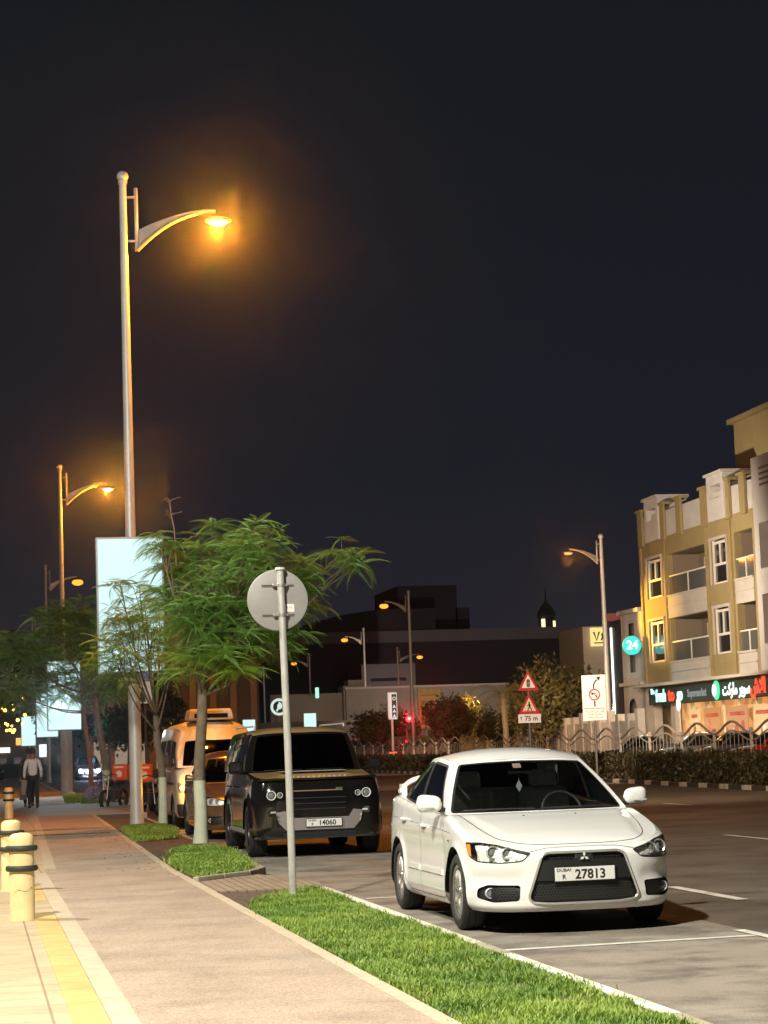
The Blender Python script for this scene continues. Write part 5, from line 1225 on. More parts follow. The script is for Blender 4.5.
fb(w, 126.3,126.6, 0, 13.0, 0.36, 16); fb(w, 105.7, 126.3, 13.0, 13.2, .02, 16)
w.build('wall', OCH, bd)
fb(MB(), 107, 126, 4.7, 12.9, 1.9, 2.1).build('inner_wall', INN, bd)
m_ = MB()
for y0, y1, z0, z1 in bals:
    for yy in (y0, y1): fb(m_, yy-.06, yy+.06, z0, z1, .36, 1.9)
    fb(m_, y0, y1, z0-.15, z0-.01, .36, 1.9); fb(m_, y0, y1, z1+.01, z1+.15, .36, 1.9)
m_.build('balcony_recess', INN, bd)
for y0, y1, z0, z1 in bals:
    gl = MB(); fb(gl, y0+.05, y1-.05, z0+.02, z0+1.05, .10, .13); gl = gl.build('balcony_glass', RAILG, bd)
    r = MB(); fb(r, y0, y1, z0+1.05, z0+1.13, .07, .16)
    for yy in ((y0+y1)/2,): fb(r, yy-.05, yy+.05, z0, z0+1.05, .07, .10)
    r.build('handrail', WFR, gl)
    d = MB(); yc = y0+(y1-y0)*(.72 if y1-y0 > 4 else .6); fb(d, yc-.55, yc+.55, z0, z0+2.0, 1.82, 1.88); d = d.build('balcony_door', WGL, bd)
    f_ = MB(); fb(f_, yc-.63, yc-.55, z0, z0+2.08, 1.80, 1.88); fb(f_, yc+.55, yc+.63, z0, z0+2.08, 1.80, 1.88); fb(f_, yc-.55, yc+.55, z0+2.0, z0+2.08, 1.80, 1.88); f_.build('door_frame', WFR, d)
# cream slabs between the balconies, with ledges
m_ = MB()
for y0, y1 in ((114.5,121.2),(106.95,109.73)):
    for z0, z1 in ((8.42,9.74),(4.75,5.93)):
        fb(m_, y0, y1, z0, z1, -.06, -.002); fb(m_, y0, y1, (z0+z1)/2-.03, (z0+z1)/2+.04, -.12, -.062); fb(m_, y0, y1, z1-.1, z1, -.14, -.062)
m_.build('spandrel', CRM, bd)
for y0, y1, z0, z1 in wins:
    g = MB(); fb(g, y0+.28, y1-.28, z0+.06, z1-.18, .12, .15); g = g.build('window', WGL, bd)
    f_ = MB()
    for a, b, c, d in ((y0+.12,y0+.30,z0,z1),(y1-.30,y1-.12,z0,z1),(y0+.30,y1-.30,z1-.22,z1-.08),(y0+.30,y1-.30,z0+.98,z0+1.12),((y0+y1)/2-.06,(y0+y1)/2+.06,z0+1.12,z1-.22),(y0+.30,y1-.30,z0,z0+.10)): fb(f_, a, b, c, d, .04, .11)
    f_.build('window_frame', WFR, g); s_ = MB(); fb(s_, y0-.15, y1+.15, z1, z1+.16, -.10, -.004); fb(s_, y0-.12, y0-.002, z0, z1, -.07, -.004); fb(s_, y1+.002, y1+.12, z0, z1, -.07, -.004); s_.build('window_surround', CRM, g)
m_ = MB()
for yy in (126.1,121.55,114.1,110.2): fb(m_, yy-.14, yy+.14, 4.8, 12.95, -.10, -.004)
m_.build('pilaster', OCH, bd)
m_ = MB(); fb(m_, 105.7, 126.3, 13.2, 14.7, .05, .3); fb(m_, 126.2, 126.5, 13.2, 14.7, .3, 14); m_.build('parapet', PALE, bd)
m_ = MB()
for yy in (125.85,121.6,118.5,114.2,110.3,107.9): fb(m_, yy-.42, yy+.42, 13.0, 15.05, -.12, .02); fb(m_, yy-.55, yy+.55, 15.05, 15.2, -.2, .38)
m_.build('parapet_pier', OCH, bd)
for y0, y1 in ((121.9,124.5),(110.4,113.1)):
    m_ = MB(); fb(m_, y0, y0+.45, 13.1, 15.55, -.22, 1.6); fb(m_, y1-.45, y1, 13.1, 15.55, -.22, 1.6); fb(m_, y0+.45, y1-.45, 15.0, 15.55, -.22, 1.6); fb(m_, y0+.45, y1-.45, 13.1, 14.3, -.22, -.1); fb(m_, y0-.12, y1+.12, 15.55, 15.7, -.34, 1.7); m_.build('parapet_turret', PALE, bd)
# white right wing, proud of the wall, and set-back ochre roof room
m_ = MB(); fb(m_, 94, 105.7, 13.9, 15.6, -.35, 12); fb(m_, 105.0, 105.7, 4.76, 13.9, -.35, 12); fb(m_, 94, 105.0, 12.2, 13.9, -.35, .3)
for z0, z1 in ((8.6,9.9),(4.76,6.1)): fb(m_, 94, 105.0, z0, z1, -.35, .3)
fb(m_, 94, 105.0, 4.76, 13.9, 2.0, 2.2); fb(m_, 101.0, 101.6, 6.1, 12.2, -.35, .3); m_.build('white_wing', PALE, bd)
m_ = MB(); fb(m_, 103.3, 104.9, 6.1, 8.6, 1.9, 1.96); fb(m_, 103.3, 104.9, 9.9, 12.2, 1.9, 1.96); m_.build('wing_window', WGL, bd)
m_ = MB()
for k in range(4):
    for j in range(12): fb(m_, 104.6-j*.16, 104.6-j*.16-.09, 14.9-k*.28, 14.9-k*.28+.11, -.37, -.352)
m_.build('wall_relief', M('relief_dark', (.12,.10,.09), .8), bd)
m_ = MB(); fb(m_, 92, 113.0, 13.3, 16.0, 3.0, 12); m_.build('roof_room_base', PALE, bd); m_ = MB(); fb(m_, 92, 114.4, 16.0, 18.7, 2.0, 13); fb(m_, 92, 114.7, 18.7, 18.95, 1.7, 13.2); m_.build('roof_room', OCH, bd)
m_ = MB(); fb(m_, 106.9, 107.9, 14.2, 15.2, 2.9, 2.98); m_.build('roof_window', WGL, bd)
# canopy ledge over the shop, pillars and shop front
m_ = MB(); fb(m_, 94, 126.9, 4.58, 4.74, -.75, .0); m_.build('canopy', CRM, bd)
m_ = MB(); fb(m_, 125.0, 126.6, 0, 4.55, 0, .5); fb(m_, 121.2, 122.0, 0, 3.5, 0.05, .5); m_.build('shop_pier', CRM, bd)
def shop_mat():
    m = bpy.data.materials.new('shop_interior'); m.use_nodes = True; nt = m.node_tree; b = nt.nodes['Principled BSDF']
    tc = nt.nodes.new('ShaderNodeTexCoord'); n = nt.nodes.new('ShaderNodeTexVoronoi'); n.inputs['Scale'].default_value = 1.6
    mp = nt.nodes.new('ShaderNodeMapping'); mp.inputs['Scale'].default_value = (1,1.0,1.0); nt.links.new(tc.outputs['Object'], mp.inputs[0]); nt.links.new(mp.outputs[0], n.inputs[0])
    r = nt.nodes.new('ShaderNodeValToRGB'); sp = nt.nodes.new('ShaderNodeSeparateColor'); nt.links.new(n.outputs['Color'], sp.inputs[0]); nt.links.new(sp.outputs[0], r.inputs[0])
    e = r.color_ramp.elements; e[0].color = (.62,.26,.07,1); e[1].color = (.9,.55,.24,1); r.color_ramp.interpolation = 'CONSTANT'; e.new(.45).color = (.32,.13,.04,1); e.new(.62).color = (.75,.38,.13,1)
    nt.links.new(r.outputs[0], b.inputs['Emission Color']); b.inputs['Emission Strength'].default_value = .75; b.inputs['Base Color'].default_value = (.3,.2,.1,1); return m
m_ = MB(); fb(m_, 94, 121.2, 0, 3.5, .45, .5); m_.build('shop_interior', shop_mat(), bd)
m_ = MB()
for yy in np.arange(95.5, 121.3, 2.55): fb(m_, yy-.06, yy+.06, 0, 3.5, .2, .28)
fb(m_, 94, 121.2, 0, .25, .2, .28); m_.build('shop_mullion', WFR, bd)
PC = [glow('poster_cream', (.92,.56,.25), .85), glow('poster_orange', (.85,.30,.07), .6), glow('poster_pink', (.80,.34,.14), .7)]; PR = glow('poster_red', (.85,.10,.03), .6); PL = glow('poster_light', (1,.85,.6), .9)
for i, (y0, y1) in enumerate(((118.9,117.1),(116.4,113.6),(112.5,109.4),(108.5,104.5),(103.5,100))):
    p = MB(); fb(p, y1, y0, .6, 3.12, .12, .15); p = p.build('window_poster', PC[i % 3], bd); q = MB(); l = MB()
    for k in range(9):
        yy = random.uniform(y1+.3, y0-.3); zz = random.uniform(.9, 2.3); (q if k % 3 else l).ball((.11, yy-116, zz), random.uniform(.18,.36), 6, (.05,.8,random.uniform(.8,1.6)))
    fb(q, y1+.4, y0-.4, 2.62, 2.82, .105, .115); q.build('poster_print', PR, p, smooth='all'); l.build('poster_highlight', PL, p, smooth='all')
sg = MB(); fb(sg, 94, 125.0, 3.52, 4.50, -.30, -.05); sg = sg.build('shop_sign', M('sign_dark_green', (.008,.020,.014), .7), bd)
RX = (pi/2,0,-pi/2); LW = glow('sign_letter_cyan', (.55,1.0,.92), 1.5); LR = glow('sign_letter_red', (1,.06,.02), 1.5); LWW = glow('sign_letter_white', (.85,1,.95), 1.3); LGN = glow('sign_green', (.05,.75,.30), 1.3); LDM = glow('sign_letter_dim', (.38,.42,.45), .5)
def stx(s, yc, z, size, m, bold=.02, sx_=1.0): return text_obj(s, size, m, sg, (-.33, yc-116, z), RX, .02, bold, name='sign_lettering', sx_=sx_)
stx('The', 124.15, 4.28, .42, LW, .015); stx('fresh', 122.6, 3.98, .98, LW, .03, .95); stx('to', 120.65, 3.98, .98, LR, .035, 1.3); stx('go', 119.1, 3.98, .98, LW, .03, 1.0)
stx('Supermarket', 116.1, 3.98, .62, LDM, .01, 1.0)
m_ = MB().lathe([(.0001,-.02),(.52,-.02),(.52,.03),(.0001,.03)], 28, c=(-.36,112.75-116,4.02), axis='X'); m_.build('round_logo', LGN, sg); MB().lathe([(.0001,-.02),(.34,-.02),(.34,.03),(.0001,.03)], 24, c=(-.40,112.95-116,4.02), axis='X').build('logo_disc', LWW, sg)
stx('\uFE96\uFEDB\uFEAD\uFE8E\uFEE3 \uFEAE\uFE91\uFEEE\uFEB3', 109.7, 3.98, .86, LWW, .025, 1.0); stx('\uFEB6\uFEFB\uFE8D', 106.4, 4.02, 1.05, LR, .045, 1.0); stx('fresh', 103.2, 3.98, .9, LR, .03)
sc2 = MB(); sc2.ball((-.36,119.3-116,3.45), .42, 8, (.12,.9,1.0)); sc2.build('sign_pendant', LWW, sg, smooth='all')
lamp('shop_light', (37.2,110,2.2), 200, (1,.68,.36), .5); lamp('shop_light', (37.2,119,2.2), 160, (1,.68,.36), .5); lamp('sign_light', (36.6,119.5,5.4), 60, (.5,1,.9), .4)
lamp('column_fill', (33.0,131.0,8.5), 17000, (1,.52,.08), .3, 'SPOT', (Vector((39.5,124.2,8.8))-Vector((33.0,131.0,8.5))).to_track_quat('-Z','Y').to_euler(), radians(38))  # added orange spot without a fixture, brightens the left corner column
# round 24 sign on its bracket
t = thing('round_shop_sign', 'round turquoise lit sign reading 24 on the ochre building corner', 'sign', (38.75,126.4,7.15))
MB().lathe([(.0001,-.05),(.55,-.05),(.57,-.03),(.57,.10),(.0001,.10)], 40, axis='Y').build('disc', glow('turquoise_disc', (.02,.72,.62), 1.15), t, smooth=True)
text_obj('24', .72, glow('white_24', (.85,1,1), 1.6), t, (0,-.07,0), (pi/2,0,0), .01, .02, name='number')
MB().tube([(.5,0,.2),(.75,0,.2)], .03, 6).tube([(.5,0,-.2),(.75,0,-.2)], .03, 6).build('bracket', GP, t)
# low annex with arch and LED tower
an = thing('cream_annex', 'lower cream building with an arch beside the ochre building', 'building', (FX,133,0)); A_ = lambda mb, y0, y1, z0, z1, x0, x1: mb.box(((x0+x1)/2, (y0+y1)/2-133, (z0+z1)/2), (abs(x1-x0), abs(y1-y0), z1-z0))
V, F = patch(rect(126.65,131,0,9.2), [roundpoly([(128.4,0),(130.0,0),(130.0,4.0),(128.4,4.0)], [0,0,.8,.8], 6), rect(128.3,129.4,5.6,8.6)], (1.5,1.5), lambda P: np.stack([np.zeros(len(P)), P[:,0]-133, P[:,1]], 1)); MB().add(V, F).build('wall', PALE, an)
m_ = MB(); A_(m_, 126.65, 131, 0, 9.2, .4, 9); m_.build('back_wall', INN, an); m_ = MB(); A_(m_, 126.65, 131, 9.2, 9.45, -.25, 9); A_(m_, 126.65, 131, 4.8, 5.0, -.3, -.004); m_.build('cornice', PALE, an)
lt = thing('led_tower', 'dark sign tower with two vertical strips of white LED light', 'sign tower', (39.95,133.1,0)); MB().box((0,0,4.5), (.8,3.8,9.0)).build('cabinet', M('tower_dark', (.012,.010,.012), .5), lt)
LED = glow('led_strip', (1,.86,.74), 2.2)
for yy, z0, z1 in ((1.45,3.6,9.2),(.15,2.6,8.6)):
    s_ = MB(); s_.box((-.43,yy,(z0+z1)/2), (.10,.20,z1-z0)); s_.build('light_strip', LED, lt)
m_ = MB()
for k in range(34): m_.box((-.43, random.uniform(.2,2.0), random.uniform(1.2,3.8)), (.06,.10,.10))
m_.build('light_dot', LED, lt); MB().box((0,1.2,9.3), (.9,.8,.5)).build('tower_cap', M('tower_red', (.25,.08,.07), .6), lt)
# arched building farther on, with a lit yellow sign
ab = thing('arched_building', 'far cream building with an arch and a square yellow lit sign', 'building', (44.6,150,0))
V, F = patch(rect(-2.2,2.2,0,9.6), [roundpoly([(-.9,3.2),(.5,3.2),(.5,6.8),(-.9,6.8)], [0,0,.7,.7], 6)], (1.5,1.5), lambda P: np.stack([P[:,0], np.zeros(len(P)), P[:,1]], 1)); MB().add(V, F).build('wall', CRM, ab); MB().box((0,3.3,4.8), (4.4,6.4,9.6)).build('rear', INN, ab)
MB().box((-1.1,-.2,8.85), (1.15,.3,1.3)).build('sign_box', glow('yellow_sign', (1,.78,.28), 1.0), ab); m_ = MB(); m_.tube([(-1.5,-.37,9.2),(-1.3,-.37,8.6),(-1.1,-.37,9.2)], .06, 4).tube([(-.95,-.37,8.6),(-.75,-.37,9.2),(-.95,-.37,8.95)], .06, 4).box((-1.1,-.37,8.42), (.8,.03,.08)); m_.build('sign_marks', SB, ab)
# boundary wall with crenels
cw = thing('boundary_wall', 'low cream boundary wall with square piers behind the fence', 'wall', (36.0,130,0)); m_ = MB().box((0,0,1.3), (.25,27,2.6)); m_.build('wall', CRM, cw); m_ = MB()
for k in range(15): m_.box((0,-13.4+k*1.9,1.5 if k % 3 else 1.6), (.42,.55,3.0 if k % 3 else 3.25))
m_.build('pier', CRM, cw)
wash((30.0,118,5.0), (36,131,1.5), 3200, (1,.68,.42), 80); wash((19.0,70,8.0), (25.5,95,.5), 9000, (1,.72,.48), 90); wash((12.0,45,9.0), (20.5,68,0), 7500, (1,.70,.44), 90); wash((25.0,122,9.0), (37,142,4.5), 6500, (1,.64,.32), 70); wash((22.0,115,9.0), (27.5,150,.5), 8000, (1,.70,.45), 80)
# cars by the shop and beyond the fence
SILV = M('silver_paint', (.45,.45,.44), .3, .5, coat=1); GREYP = M('grey_paint', (.16,.16,.17), .3, .5, coat=1); REDP = M('red_paint', (.45,.02,.015), .3, coat=1); DKB = M('dark_blue_paint', (.02,.025,.04), .3, .3, coat=1)
GB = 'cars parked in front of the shops'
base = {}
def bgcar(label, loc, rz, paint, num='41205', group=GB):
    if paint.name not in base: base[paint.name] = sedan('parked_car', label, loc, rz, paint, group, False, num, False, 1.18, GLASSD)[0]; return base[paint.name]
    c = copy_tree(base[paint.name]); c.location = loc; c.rotation_euler = (0,0,rz); c['label'] = label; return c
bgcar('silver car facing the fence below the lit shop posters', (33.6,104.3,0), pi, SILV)
bgcar('grey car facing the fence beside the silver one', (33.8,99.6,0), pi, GREYP)
bgcar('red car seen through the fence at the picture edge', (34.0,94.6,0), pi, REDP)
bgcar('dark car behind the fence under the word fresh', (33.4,113.4,0), pi-.1, DKB)
def tail(x, y, s=1.0, col=(1,.02,.01)): return
GT = 'far cars with lit tail lights'
for i, (x, y, lab) in enumerate(((30.6,165,'far dark car with red tail lights left of the narrow lit sign'),(33.2,176,'farther car with red tail lights behind the fence'))):
    c = bgcar(lab, (x,y,0), pi/2, DKB, group=GT); c['group'] = GT
    m_ = MB()
    for s_ in (-1,1): m_.box((-3.68,s_*.62,.86), (.10,.34,.18))
    m_.box((-3.66,0,1.2), (.06,.5,.05)); m_.build('lit_tail_light', glow('tail_glow', (1,.03,.01), 14), c)
GH = 'far cars on the left'
bgcar('far silver car beyond the walking people', (-1.5,150,0), -pi/2, SILV, group=GH)['group'] = GH
bgcar('far grey car with bright bluish headlights behind the thick post', (7.9,158,0), -pi/2, GREYP, group=GH)['group'] = GH
hl_ = [o for o in bpy.data.objects if o.get('label') == 'far grey car with bright bluish headlights behind the thick post'][0]
m_ = MB(); m_.ball((.80,-.6,.66), .13, 6).ball((.80,.6,.66), .13, 6); m_.build('lit_headlight', glow('xenon', (.55,.65,1), 70), hl_, smooth='all'); lamp('headlight_beam', (7.9,156.8,.7), 220, (.6,.7,1), .2)
bgcar('far dark car at the left edge behind the bollards', (1.2,176,0), -pi/2+.4, DKB, group=GH)['group'] = GH

# ================================================================== BACKGROUND BUILDINGS
MD = M('mall_dark', (.045,.040,.045), .9, var=(.05,.2)); MB2 = M('mall_band', (.19,.17,.18), .9, var=(.06,.15)); GREYB = M('grey_cladding', (.10,.085,.075), .8, var=(.3,.2))
ml = thing('shopping_mall', 'huge dark mall with a curved roof and block tower behind the lamps', 'building', (70,330,0))
MB().box((0,20,8.8), (42,40,17.6)).build('wall', MD, ml); MB().box((0,20,18.5), (42.3,40.3,1.8)).build('roof_band', MB2, ml)
p = [(-25,17.6)]+[(-25+ (x/12)*25, 19.4+3.4*sin(pi*.5*min(1,x/9.0))) for x in range(13)]+[(0,17.6)]; MB().prism(p, .5, 38, 'Y').build('curved_roof', MD, ml)
MB().box((0,16,22.5), (9.5,20,8.4)).box((5.6,16,20.8), (2.2,20,4.6)).build('roof_block', MD, ml)
MB().box((-22,12,8.8), (10,30,17.6)).build('wing', MD, ml); MB().box((30,25,8.0), (22,30,15.6)).build('wing', MB2, ml)
lb = thing('low_white_block', 'dim pale block building in front of the mall', 'building', (56.6,300,0)); MB().box((0,6,6.6), (7.6,12,13.2)).build('wall', M('dim_pale', (.09,.08,.08), .9), lb); MB().box((0,-.06,11.0), (5,.1,.4)).build('window_band', WGL, lb)
gw = thing('perimeter_wall', 'long pale grey wall lit from above behind the palm', 'wall', (45.5,220,0)); MB().box((0,0,3.8), (17,.4,7.6)).build('wall', M('grey_wall', (.17,.155,.15), .9, var=(.4,.15)), gw); MB().box((0,0,7.7), (17.2,.6,.2)).build('coping', M('coping_pale', (.30,.27,.25), .9), gw)
bb = thing('unlit_hoarding', 'cream hoarding panel above the fence right of the red light', 'billboard', (41.5,200,0)); MB().box((0,0,5.05), (2.15,.2,3.7)).build('panel', M('hoarding_cream', (.50,.38,.22), .8, var=(1.5,.2)), bb, bevel=.03); m_ = MB()
for x in (-.9,.9): m_.box((x,.12,1.6), (.12,.12,3.3))
m_.build('post', GP, bb)
for z in (6.3,5.7,4.6): MB().box((0,-.115,z), (1.6,.02,.07)).build('panel_rail', M('hoarding_rail', (.22,.15,.08), .8), bb)
lw = thing('garden_wall', 'low sodium lit wall behind the far end of the fence', 'wall', (41,188,0)); MB().box((0,0,1.25), (16,.3,2.5)).build('wall', M('garden_wall_cream', (.36,.26,.15), .9, var=(.8,.2)), lw); m_ = MB()
for k in range(9): m_.box((-7.8+k*1.95,-.05,1.4), (.4,.5,2.8))
m_.build('pier', M('garden_wall_cream'), lw); lp = thing('gate_pillar', 'lit gate pillar with a yellow lamp in the middle of the fence line', 'pillar', (43.2,183,0)); MB().box((0,0,1.5), (1.1,1.1,3.0)).box((0,0,3.05), (1.3,1.3,.15)).build('shaft', M('garden_wall_cream'), lp); MB().ball((.1,-.3,3.45), .26, 8).build('lamp_globe', glow('globe_yellow', (1,.72,.30), 2.5), lp, smooth='all')
wash((40,172,6), (42.5,190,1.5), 4500, (1,.62,.22), 80); wash((40,200,10), (42,220,6.5), 5200, (1,.80,.62), 80); wash((48,200,10), (50,220,6.5), 5200, (1,.80,.62), 80); wash((38,185,8), (41.5,200,5), 1600, (1,.65,.3), 60)
mn = thing('minaret', 'distant small domed minaret with two lit windows', 'tower', (111.4,420,0)); MB().lathe([(2.0,0),(2.0,22.5),(2.3,23),(2.3,23.4),(1.6,23.6),(1.6,26.2),(1.9,26.5),(1.7,27.4),(.9,28.6),(.15,29.4),(.1,31.5),(.0001,32)], 16).build('shaft', M('minaret_stone', (.10,.085,.08), .9), mn, smooth=True)
m_ = MB(); m_.box((-1.0,-1.35,24.9), (.7,.3,1.8)).box((1.25,-1.1,24.7), (.5,.3,1.4)); m_.build('lit_window', glow('minaret_light', (1,.85,.5), 1.6), mn)
# left: dark clad building with pilasters, low white strip, storefronts
cb = thing('clad_building', 'dark clad building with upright pilasters behind the minibus', 'building', (16,185,0))
MB().box((.4,10,5.4), (14.6,20,10.8)).build('wall', GREYB, cb); m_ = MB()
for k in range(9): m_.box((-6.6+k*1.72,-.25,5.6), (.55,.5,10.4))
m_.build('pilaster', M('pilaster_stone', (.26,.19,.13), .85, var=(.5,.2)), cb); MB().box((.4,-.1,10.9), (14.9,.7,.4)).build('cornice', MB2, cb)
m_ = MB().box((-.2,-.04,1.7), (13,.06,2.4)); m_.build('shop_window', panel_glow('storefront_glow', (.30,.34,.40), .35, (.9,.62,.35)), cb)
NY = glow('neon_yellow', (1,.52,.02), 2.6)
sgn = thing('neon_sign', 'yellow neon restaurant sign with a small figure over its letters', 'sign', (14.95,184.3,4.6)); text_obj('ERTAWI', .80, NY, sgn, (0,0,-.1), (pi/2,0,0), .03, .03, name='neon_letters', sx_=.85)
m_ = MB().tube([(-.6,0,1.15),(-.35,0,.75),(.0,0,.95),(.35,0,.7),(.6,0,.75)], .10, 5).ball((.0,0,.8), .26, 6, (1.3,.3,.8)).ball((-.6,0,1.15), .16, 6, (1,.3,1)).tube([(-.3,0,.7),(-.35,0,.45)], .06, 4).tube([(.3,0,.7),(.35,0,.45)], .06, 4); m_.build('neon_figure', NY, sgn)
wash((18,172,4), (18,185,6), 1100, SODIUM, 90); wash((12,172,4), (12,185,6), 800, SODIUM, 90)
ls = thing('low_strip_building', 'low grey strip building under the round white logo', 'building', (32,212,0)); MB().box((0,4,2.2), (17,8,4.4)).build('wall', M('strip_grey', (.17,.15,.15), .9), ls); MB().box((0,-.06,1.6), (15,.1,1.5)).build('window_band', WGL, ls)
rg = thing('round_logo_sign', 'round white and green roof sign just left of the slim post', 'sign', (28.78,210,5.85)); MB().lathe([(.0001,.05),(.82,.05),(.82,-.05),(.60,-.05),(.60,0),(.0001,0)], 32, axis='Y').build('ring', glow('ring_glow', (.75,.9,.82), .9), rg, smooth=True)
MB().lathe([(.0001,0),(.58,0),(.0001,-.02)], 28, c=(0,-.03,0), axis='Y').build('disc', M('logo_green', (.01,.06,.03), .5), rg); m_ = MB().tube([(-.25,-.1,-.4),(.05,-.1,.1),(.0,-.1,.45),(.25,-.1,.2)], .09, 5).ball((.05,-.1,.05), .24, 6, (1,.3,1.2)); m_.build('figure', glow('ring_glow'), rg); MB().tube([(-.3,.05,-.7),(-.3,.05,-1.5)], .06, 6).tube([(.3,.05,-.7),(.3,.05,-1.5)], .06, 6).build('stand', GP, rg)
tl = thing('stepped_tower_house', 'small pale tower house with dark slots beyond the trees', 'building', (45.5,262,0)); MB().box((0,2,4.6), (3.4,4,9.2)).box((0,1.9,9.4), (2.0,3,1.0)).box((-6,3,4.2), (9,4,8.4)).build('wall', M('tower_pale', (.30,.24,.20), .9), tl); m_ = MB()
for z in (5.0,6.6,8.0): m_.box((0,-.05,z), (.9,.12,.6))
m_.build('slot', DARK, tl); wash((42,245,6), (44.5,262,7), 1800, (1,.78,.6), 70)
ps = thing('hanging_lit_sign', 'tiny pale green upright lit sign on the tower house', 'sign', (40.2,259.5,8.4)); MB().box((0,0,0), (.45,.2,1.3)).build('face', glow('green_white', (.45,.9,.75), 1.1), ps, bevel=.1)
# far left street
fs = thing('far_shop_row', 'far low shops with lit fronts at the end of the sidewalk', 'building', (-2,250,0)); MB().box((0,6,3.6), (26,12,7.2)).build('wall', M('shops_dark', (.09,.07,.06), .9), fs)
m_ = MB()
for k in range(15): w_ = random.uniform(.5,1.4); h_ = random.uniform(.5,1.7); m_.box((-11+k*1.6,-.05,.9+h_/2+random.uniform(0,.4)), (w_,.1,h_))
m_.build('shop_window', panel_glow('storefront_white', (.50,.42,.40), .25, (.03,.02,.02)), fs); MB().box((-3.5,-.3,4.0), (12,.4,.6)).build('fascia', glow('fascia_white', (.85,.9,.95), .8), fs)
for k, (x_, z_, w_, h_, c_) in enumerate(((-11,3.0,2.2,.8,(1,.35,.45)),(-8.2,4.6,1.6,.6,(.7,.9,1)),(-5.6,2.9,1.2,1.2,(1,.85,.6)),(-.5,3.3,2.4,.7,(1,.55,.15)),(2.4,4.4,1.3,1.0,(.35,.9,1)),(4.9,2.8,1.8,.6,(1,.9,.75)),(7.2,3.7,1.5,.8,(1,.45,.10)),(9.6,2.6,1.2,1.4,(.8,.9,1)))):
    MB().box((x_,-.45,z_), (w_,.3,h_)).build('shop_sign', glow('far_sign_%d' % k, c_, 1.3), fs, bevel=.05)
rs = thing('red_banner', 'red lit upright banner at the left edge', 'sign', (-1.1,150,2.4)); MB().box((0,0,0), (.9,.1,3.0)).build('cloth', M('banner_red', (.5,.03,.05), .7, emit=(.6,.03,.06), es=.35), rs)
hb = thing('dark_tower_block', 'tall dark building at the left end behind the trees', 'building', (8.5,300,0)); MB().box((0,8,8.5), (15,16,17)).build('wall', GREYB, hb); MB().box((-12,12,6), (14,16,12)).build('wing', MD, hb)
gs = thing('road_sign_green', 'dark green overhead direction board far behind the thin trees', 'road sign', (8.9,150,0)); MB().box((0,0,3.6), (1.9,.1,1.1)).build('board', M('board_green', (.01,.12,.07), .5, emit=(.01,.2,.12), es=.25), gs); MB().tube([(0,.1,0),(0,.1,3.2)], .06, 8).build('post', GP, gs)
bs = thing('banner_sign', 'blue and white upright sign behind the forked tree', 'sign', (9.1,120,.1)); MB().box((0,0,5.2), (.95,.12,1.75)).build('board', SW, bs); MB().box((0,-.07,5.75), (.8,.02,.5)).build('blue_field', M('sign_blue', (.02,.09,.5), .5, emit=(.02,.12,.7), es=.4), bs); MB().prism([(-.35,4.4),(.05,4.4),(-.15,5.3)], -.075, -.068, 'Y').build('mark', SB, bs); MB().tube([(0,.1,0),(0,.1,4.3)], .06, 8).build('post', GP, bs)
# string lights on a far palm, as amber bulbs
sl = thing('string_lights', 'amber string lights hanging in the far tree at the left edge', 'string lights', at(8,700,120)); pts = [(random.uniform(-.9,.9), random.uniform(-.5,.5), random.uniform(-2.0,1.6)) for _ in range(26)]
wr = MB(); wr.tube(sorted(pts, key=lambda p: p[2]), .006, 3, False); wr = wr.build('wire', SB, sl); m_ = MB()
for p in pts: m_.ball(p, random.uniform(.05,.09), 5)
m_.build('bulb', glow('amber_bulb', (1,.50,.06), 9), sl, smooth='all')
# far vegetation
G3 = 'trees beyond the fence'
for lab, x, y, h, r, n in (('wide brown lit shrubby tree behind the triangular signs',37.8,140,7.6,4.2,5200),('tree left of the tall board, dim and dense',34.6,133,5.4,2.7,2400),('dark tree to the right of the red traffic light',38.5,175,5.6,2.4,2200),('dark tree left of the bright lamp, over the far cars',36.2,190,5.2,2.6,2200),('reddish lit tree just behind the traffic light',34.0,160,5.0,1.9,1500),('olive round tree beside the small lit panel',31.5,176,4.6,1.9,1500),('dark low tree in front of the long grey wall',45.0,190,5.0,2.8,2400),('small dark tree behind the gate pillar',41.2,172,4.4,2.0,1500)):
    bushy(lab, x, y, h, r, LEAFO, n, .20, True, G3)
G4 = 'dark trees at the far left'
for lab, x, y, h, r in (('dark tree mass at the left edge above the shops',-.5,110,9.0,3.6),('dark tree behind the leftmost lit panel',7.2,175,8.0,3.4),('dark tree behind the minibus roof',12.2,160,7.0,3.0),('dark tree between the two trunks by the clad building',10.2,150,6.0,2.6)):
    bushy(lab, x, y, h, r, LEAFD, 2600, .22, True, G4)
# palms
def palm(label, x, y, h, R, n=24):
    t = thing('palm_tree', label, 'palm', (x,y,0), 0, 'palm trees beyond the fence'); MB().tube([(0,0,0),(.1,0,h*.5),(0,0,h)], [.22,.18,.16], 8).build('trunk', BARK, t, smooth=True); m_ = MB()
    for k in range(n):
        a = 2*pi*k/n+random.uniform(-.2,.2); el = random.uniform(-.3,1.1); pts = []
        for s_ in np.linspace(0,1,9): pts.append(np.array([cos(a)*R*s_*cos(el*.6), sin(a)*R*s_*cos(el*.6), h+R*s_*sin(el)-R*.75*s_*s_]))
        side = np.array([-sin(a), cos(a), 0])
        for i in range(1, 9):
            for q in (0,.5):
                p = pts[i-1]*(1-q)+pts[i]*q; d = (pts[i]-pts[i-1]); d /= np.linalg.norm(d)
                for sg_ in (-1,1):
                    e = p+(side*sg_*.75+d*.6+np.array([0,0,-.35]))*R*.22*(1-.5*(i/9)); m_.add([p, p+d*.06, e], [(0,1,2)])
    m_.build('crown', LEAFO, t); return t
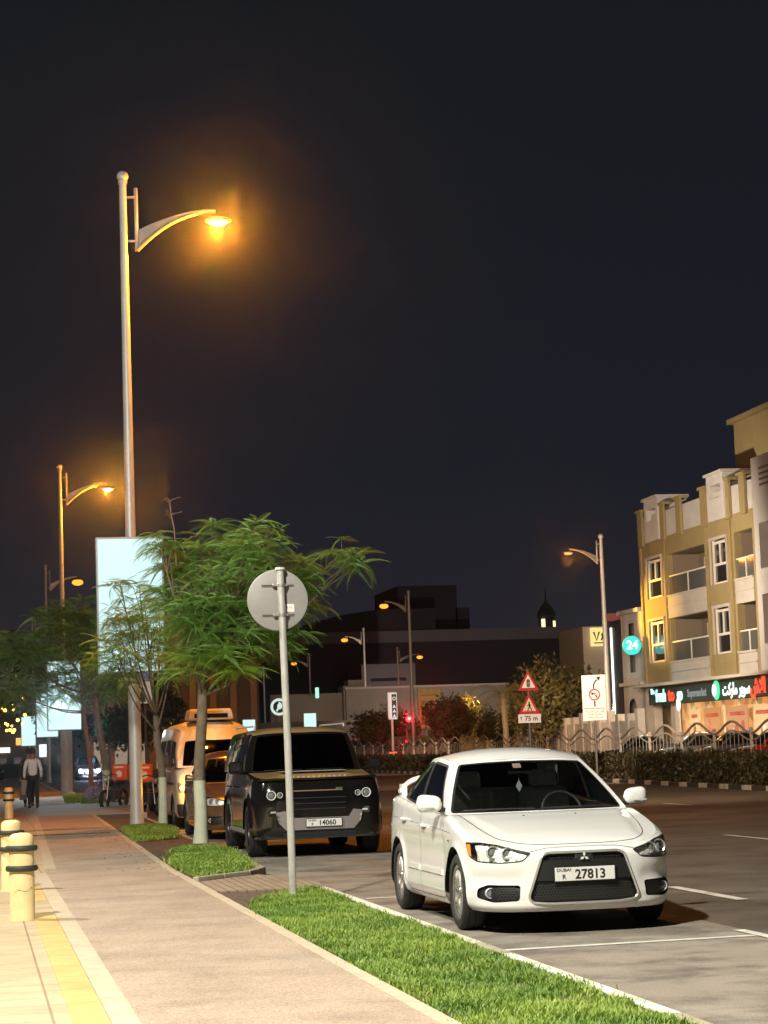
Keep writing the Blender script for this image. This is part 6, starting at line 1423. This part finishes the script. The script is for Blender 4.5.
palm('date palm with drooping fronds left of the triangular signs', 31.8, 131, 4.6, 2.6); palm('smaller palm nearer the middle of the fence', 37.5, 172, 4.2, 2.4)

# ================================================================== night haze
hz_ = MB().box((60, 380, 30), (700, 900, 64)).build('haze', MATS['asphalt'], kind='stuff')
hm = bpy.data.materials.new('haze_air'); hm.use_nodes = True; hn = hm.node_tree; hn.nodes.remove(hn.nodes['Principled BSDF'])
pv = hn.nodes.new('ShaderNodeVolumePrincipled'); pv.inputs['Density'].default_value = .00036; pv.inputs['Color'].default_value = (.9,.9,.92,1); pv.inputs['Anisotropy'].default_value = .982
hn.links.new(pv.outputs[0], hn.nodes['Material Output'].inputs['Volume']); hz_.data.materials.clear(); hz_.data.materials.append(hm)

# ================================================================== every loose piece of a repeated part becomes a part of its own
def split_pieces(o, limit=100):
    me = o.data; n = len(me.vertices); par = list(range(n))
    def find(a):
        while par[a] != a: par[a] = par[par[a]]; a = par[a]
        return a
    for e in me.edges:
        a, b = find(e.vertices[0]), find(e.vertices[1])
        if a != b: par[a] = b
    isl = {}
    for p in me.polygons: isl.setdefault(find(p.vertices[0]), []).append(p)
    if len(isl) < 2 or len(isl) > limit: return
    co = [tuple(v.co) for v in me.vertices]; mat = me.materials[0]
    for k, ps in enumerate(isl.values()):
        ids = sorted({v for p in ps for v in p.vertices}); mp = {v: i for i, v in enumerate(ids)}
        m = bpy.data.meshes.new(me.name); m.from_pydata([co[v] for v in ids], [], [[mp[v] for v in p.vertices] for p in ps]); m.materials.append(mat)
        if ps[0].use_smooth: m.shade_smooth()
        if k == 0: o.data = m; first = o
        else:
            c = o.copy(); c.data = m; COL.objects.link(c)
for o in [o for o in bpy.data.objects if o.type == 'MESH' and o.parent and not o.children]:
    if o.name.split('.')[0] in ('spandrel','pilaster','parapet_pier','shop_pier','pier','shop_mullion','lit_tail_light','lit_headlight','slot','light_strip','shop_window','lit_window','panel_rail','wing_window','bracket','roof_rail','wheel_housing','side_moulding','poster_print','grille_slat','washer_nozzle','bulb','balcony_recess') or (o.name.split('.')[0] == 'post' and o.parent.name.startswith('unlit')):
        split_pieces(o)
wash((60,280,4), (66,330,14), 12000, (1,.82,.75), 100)
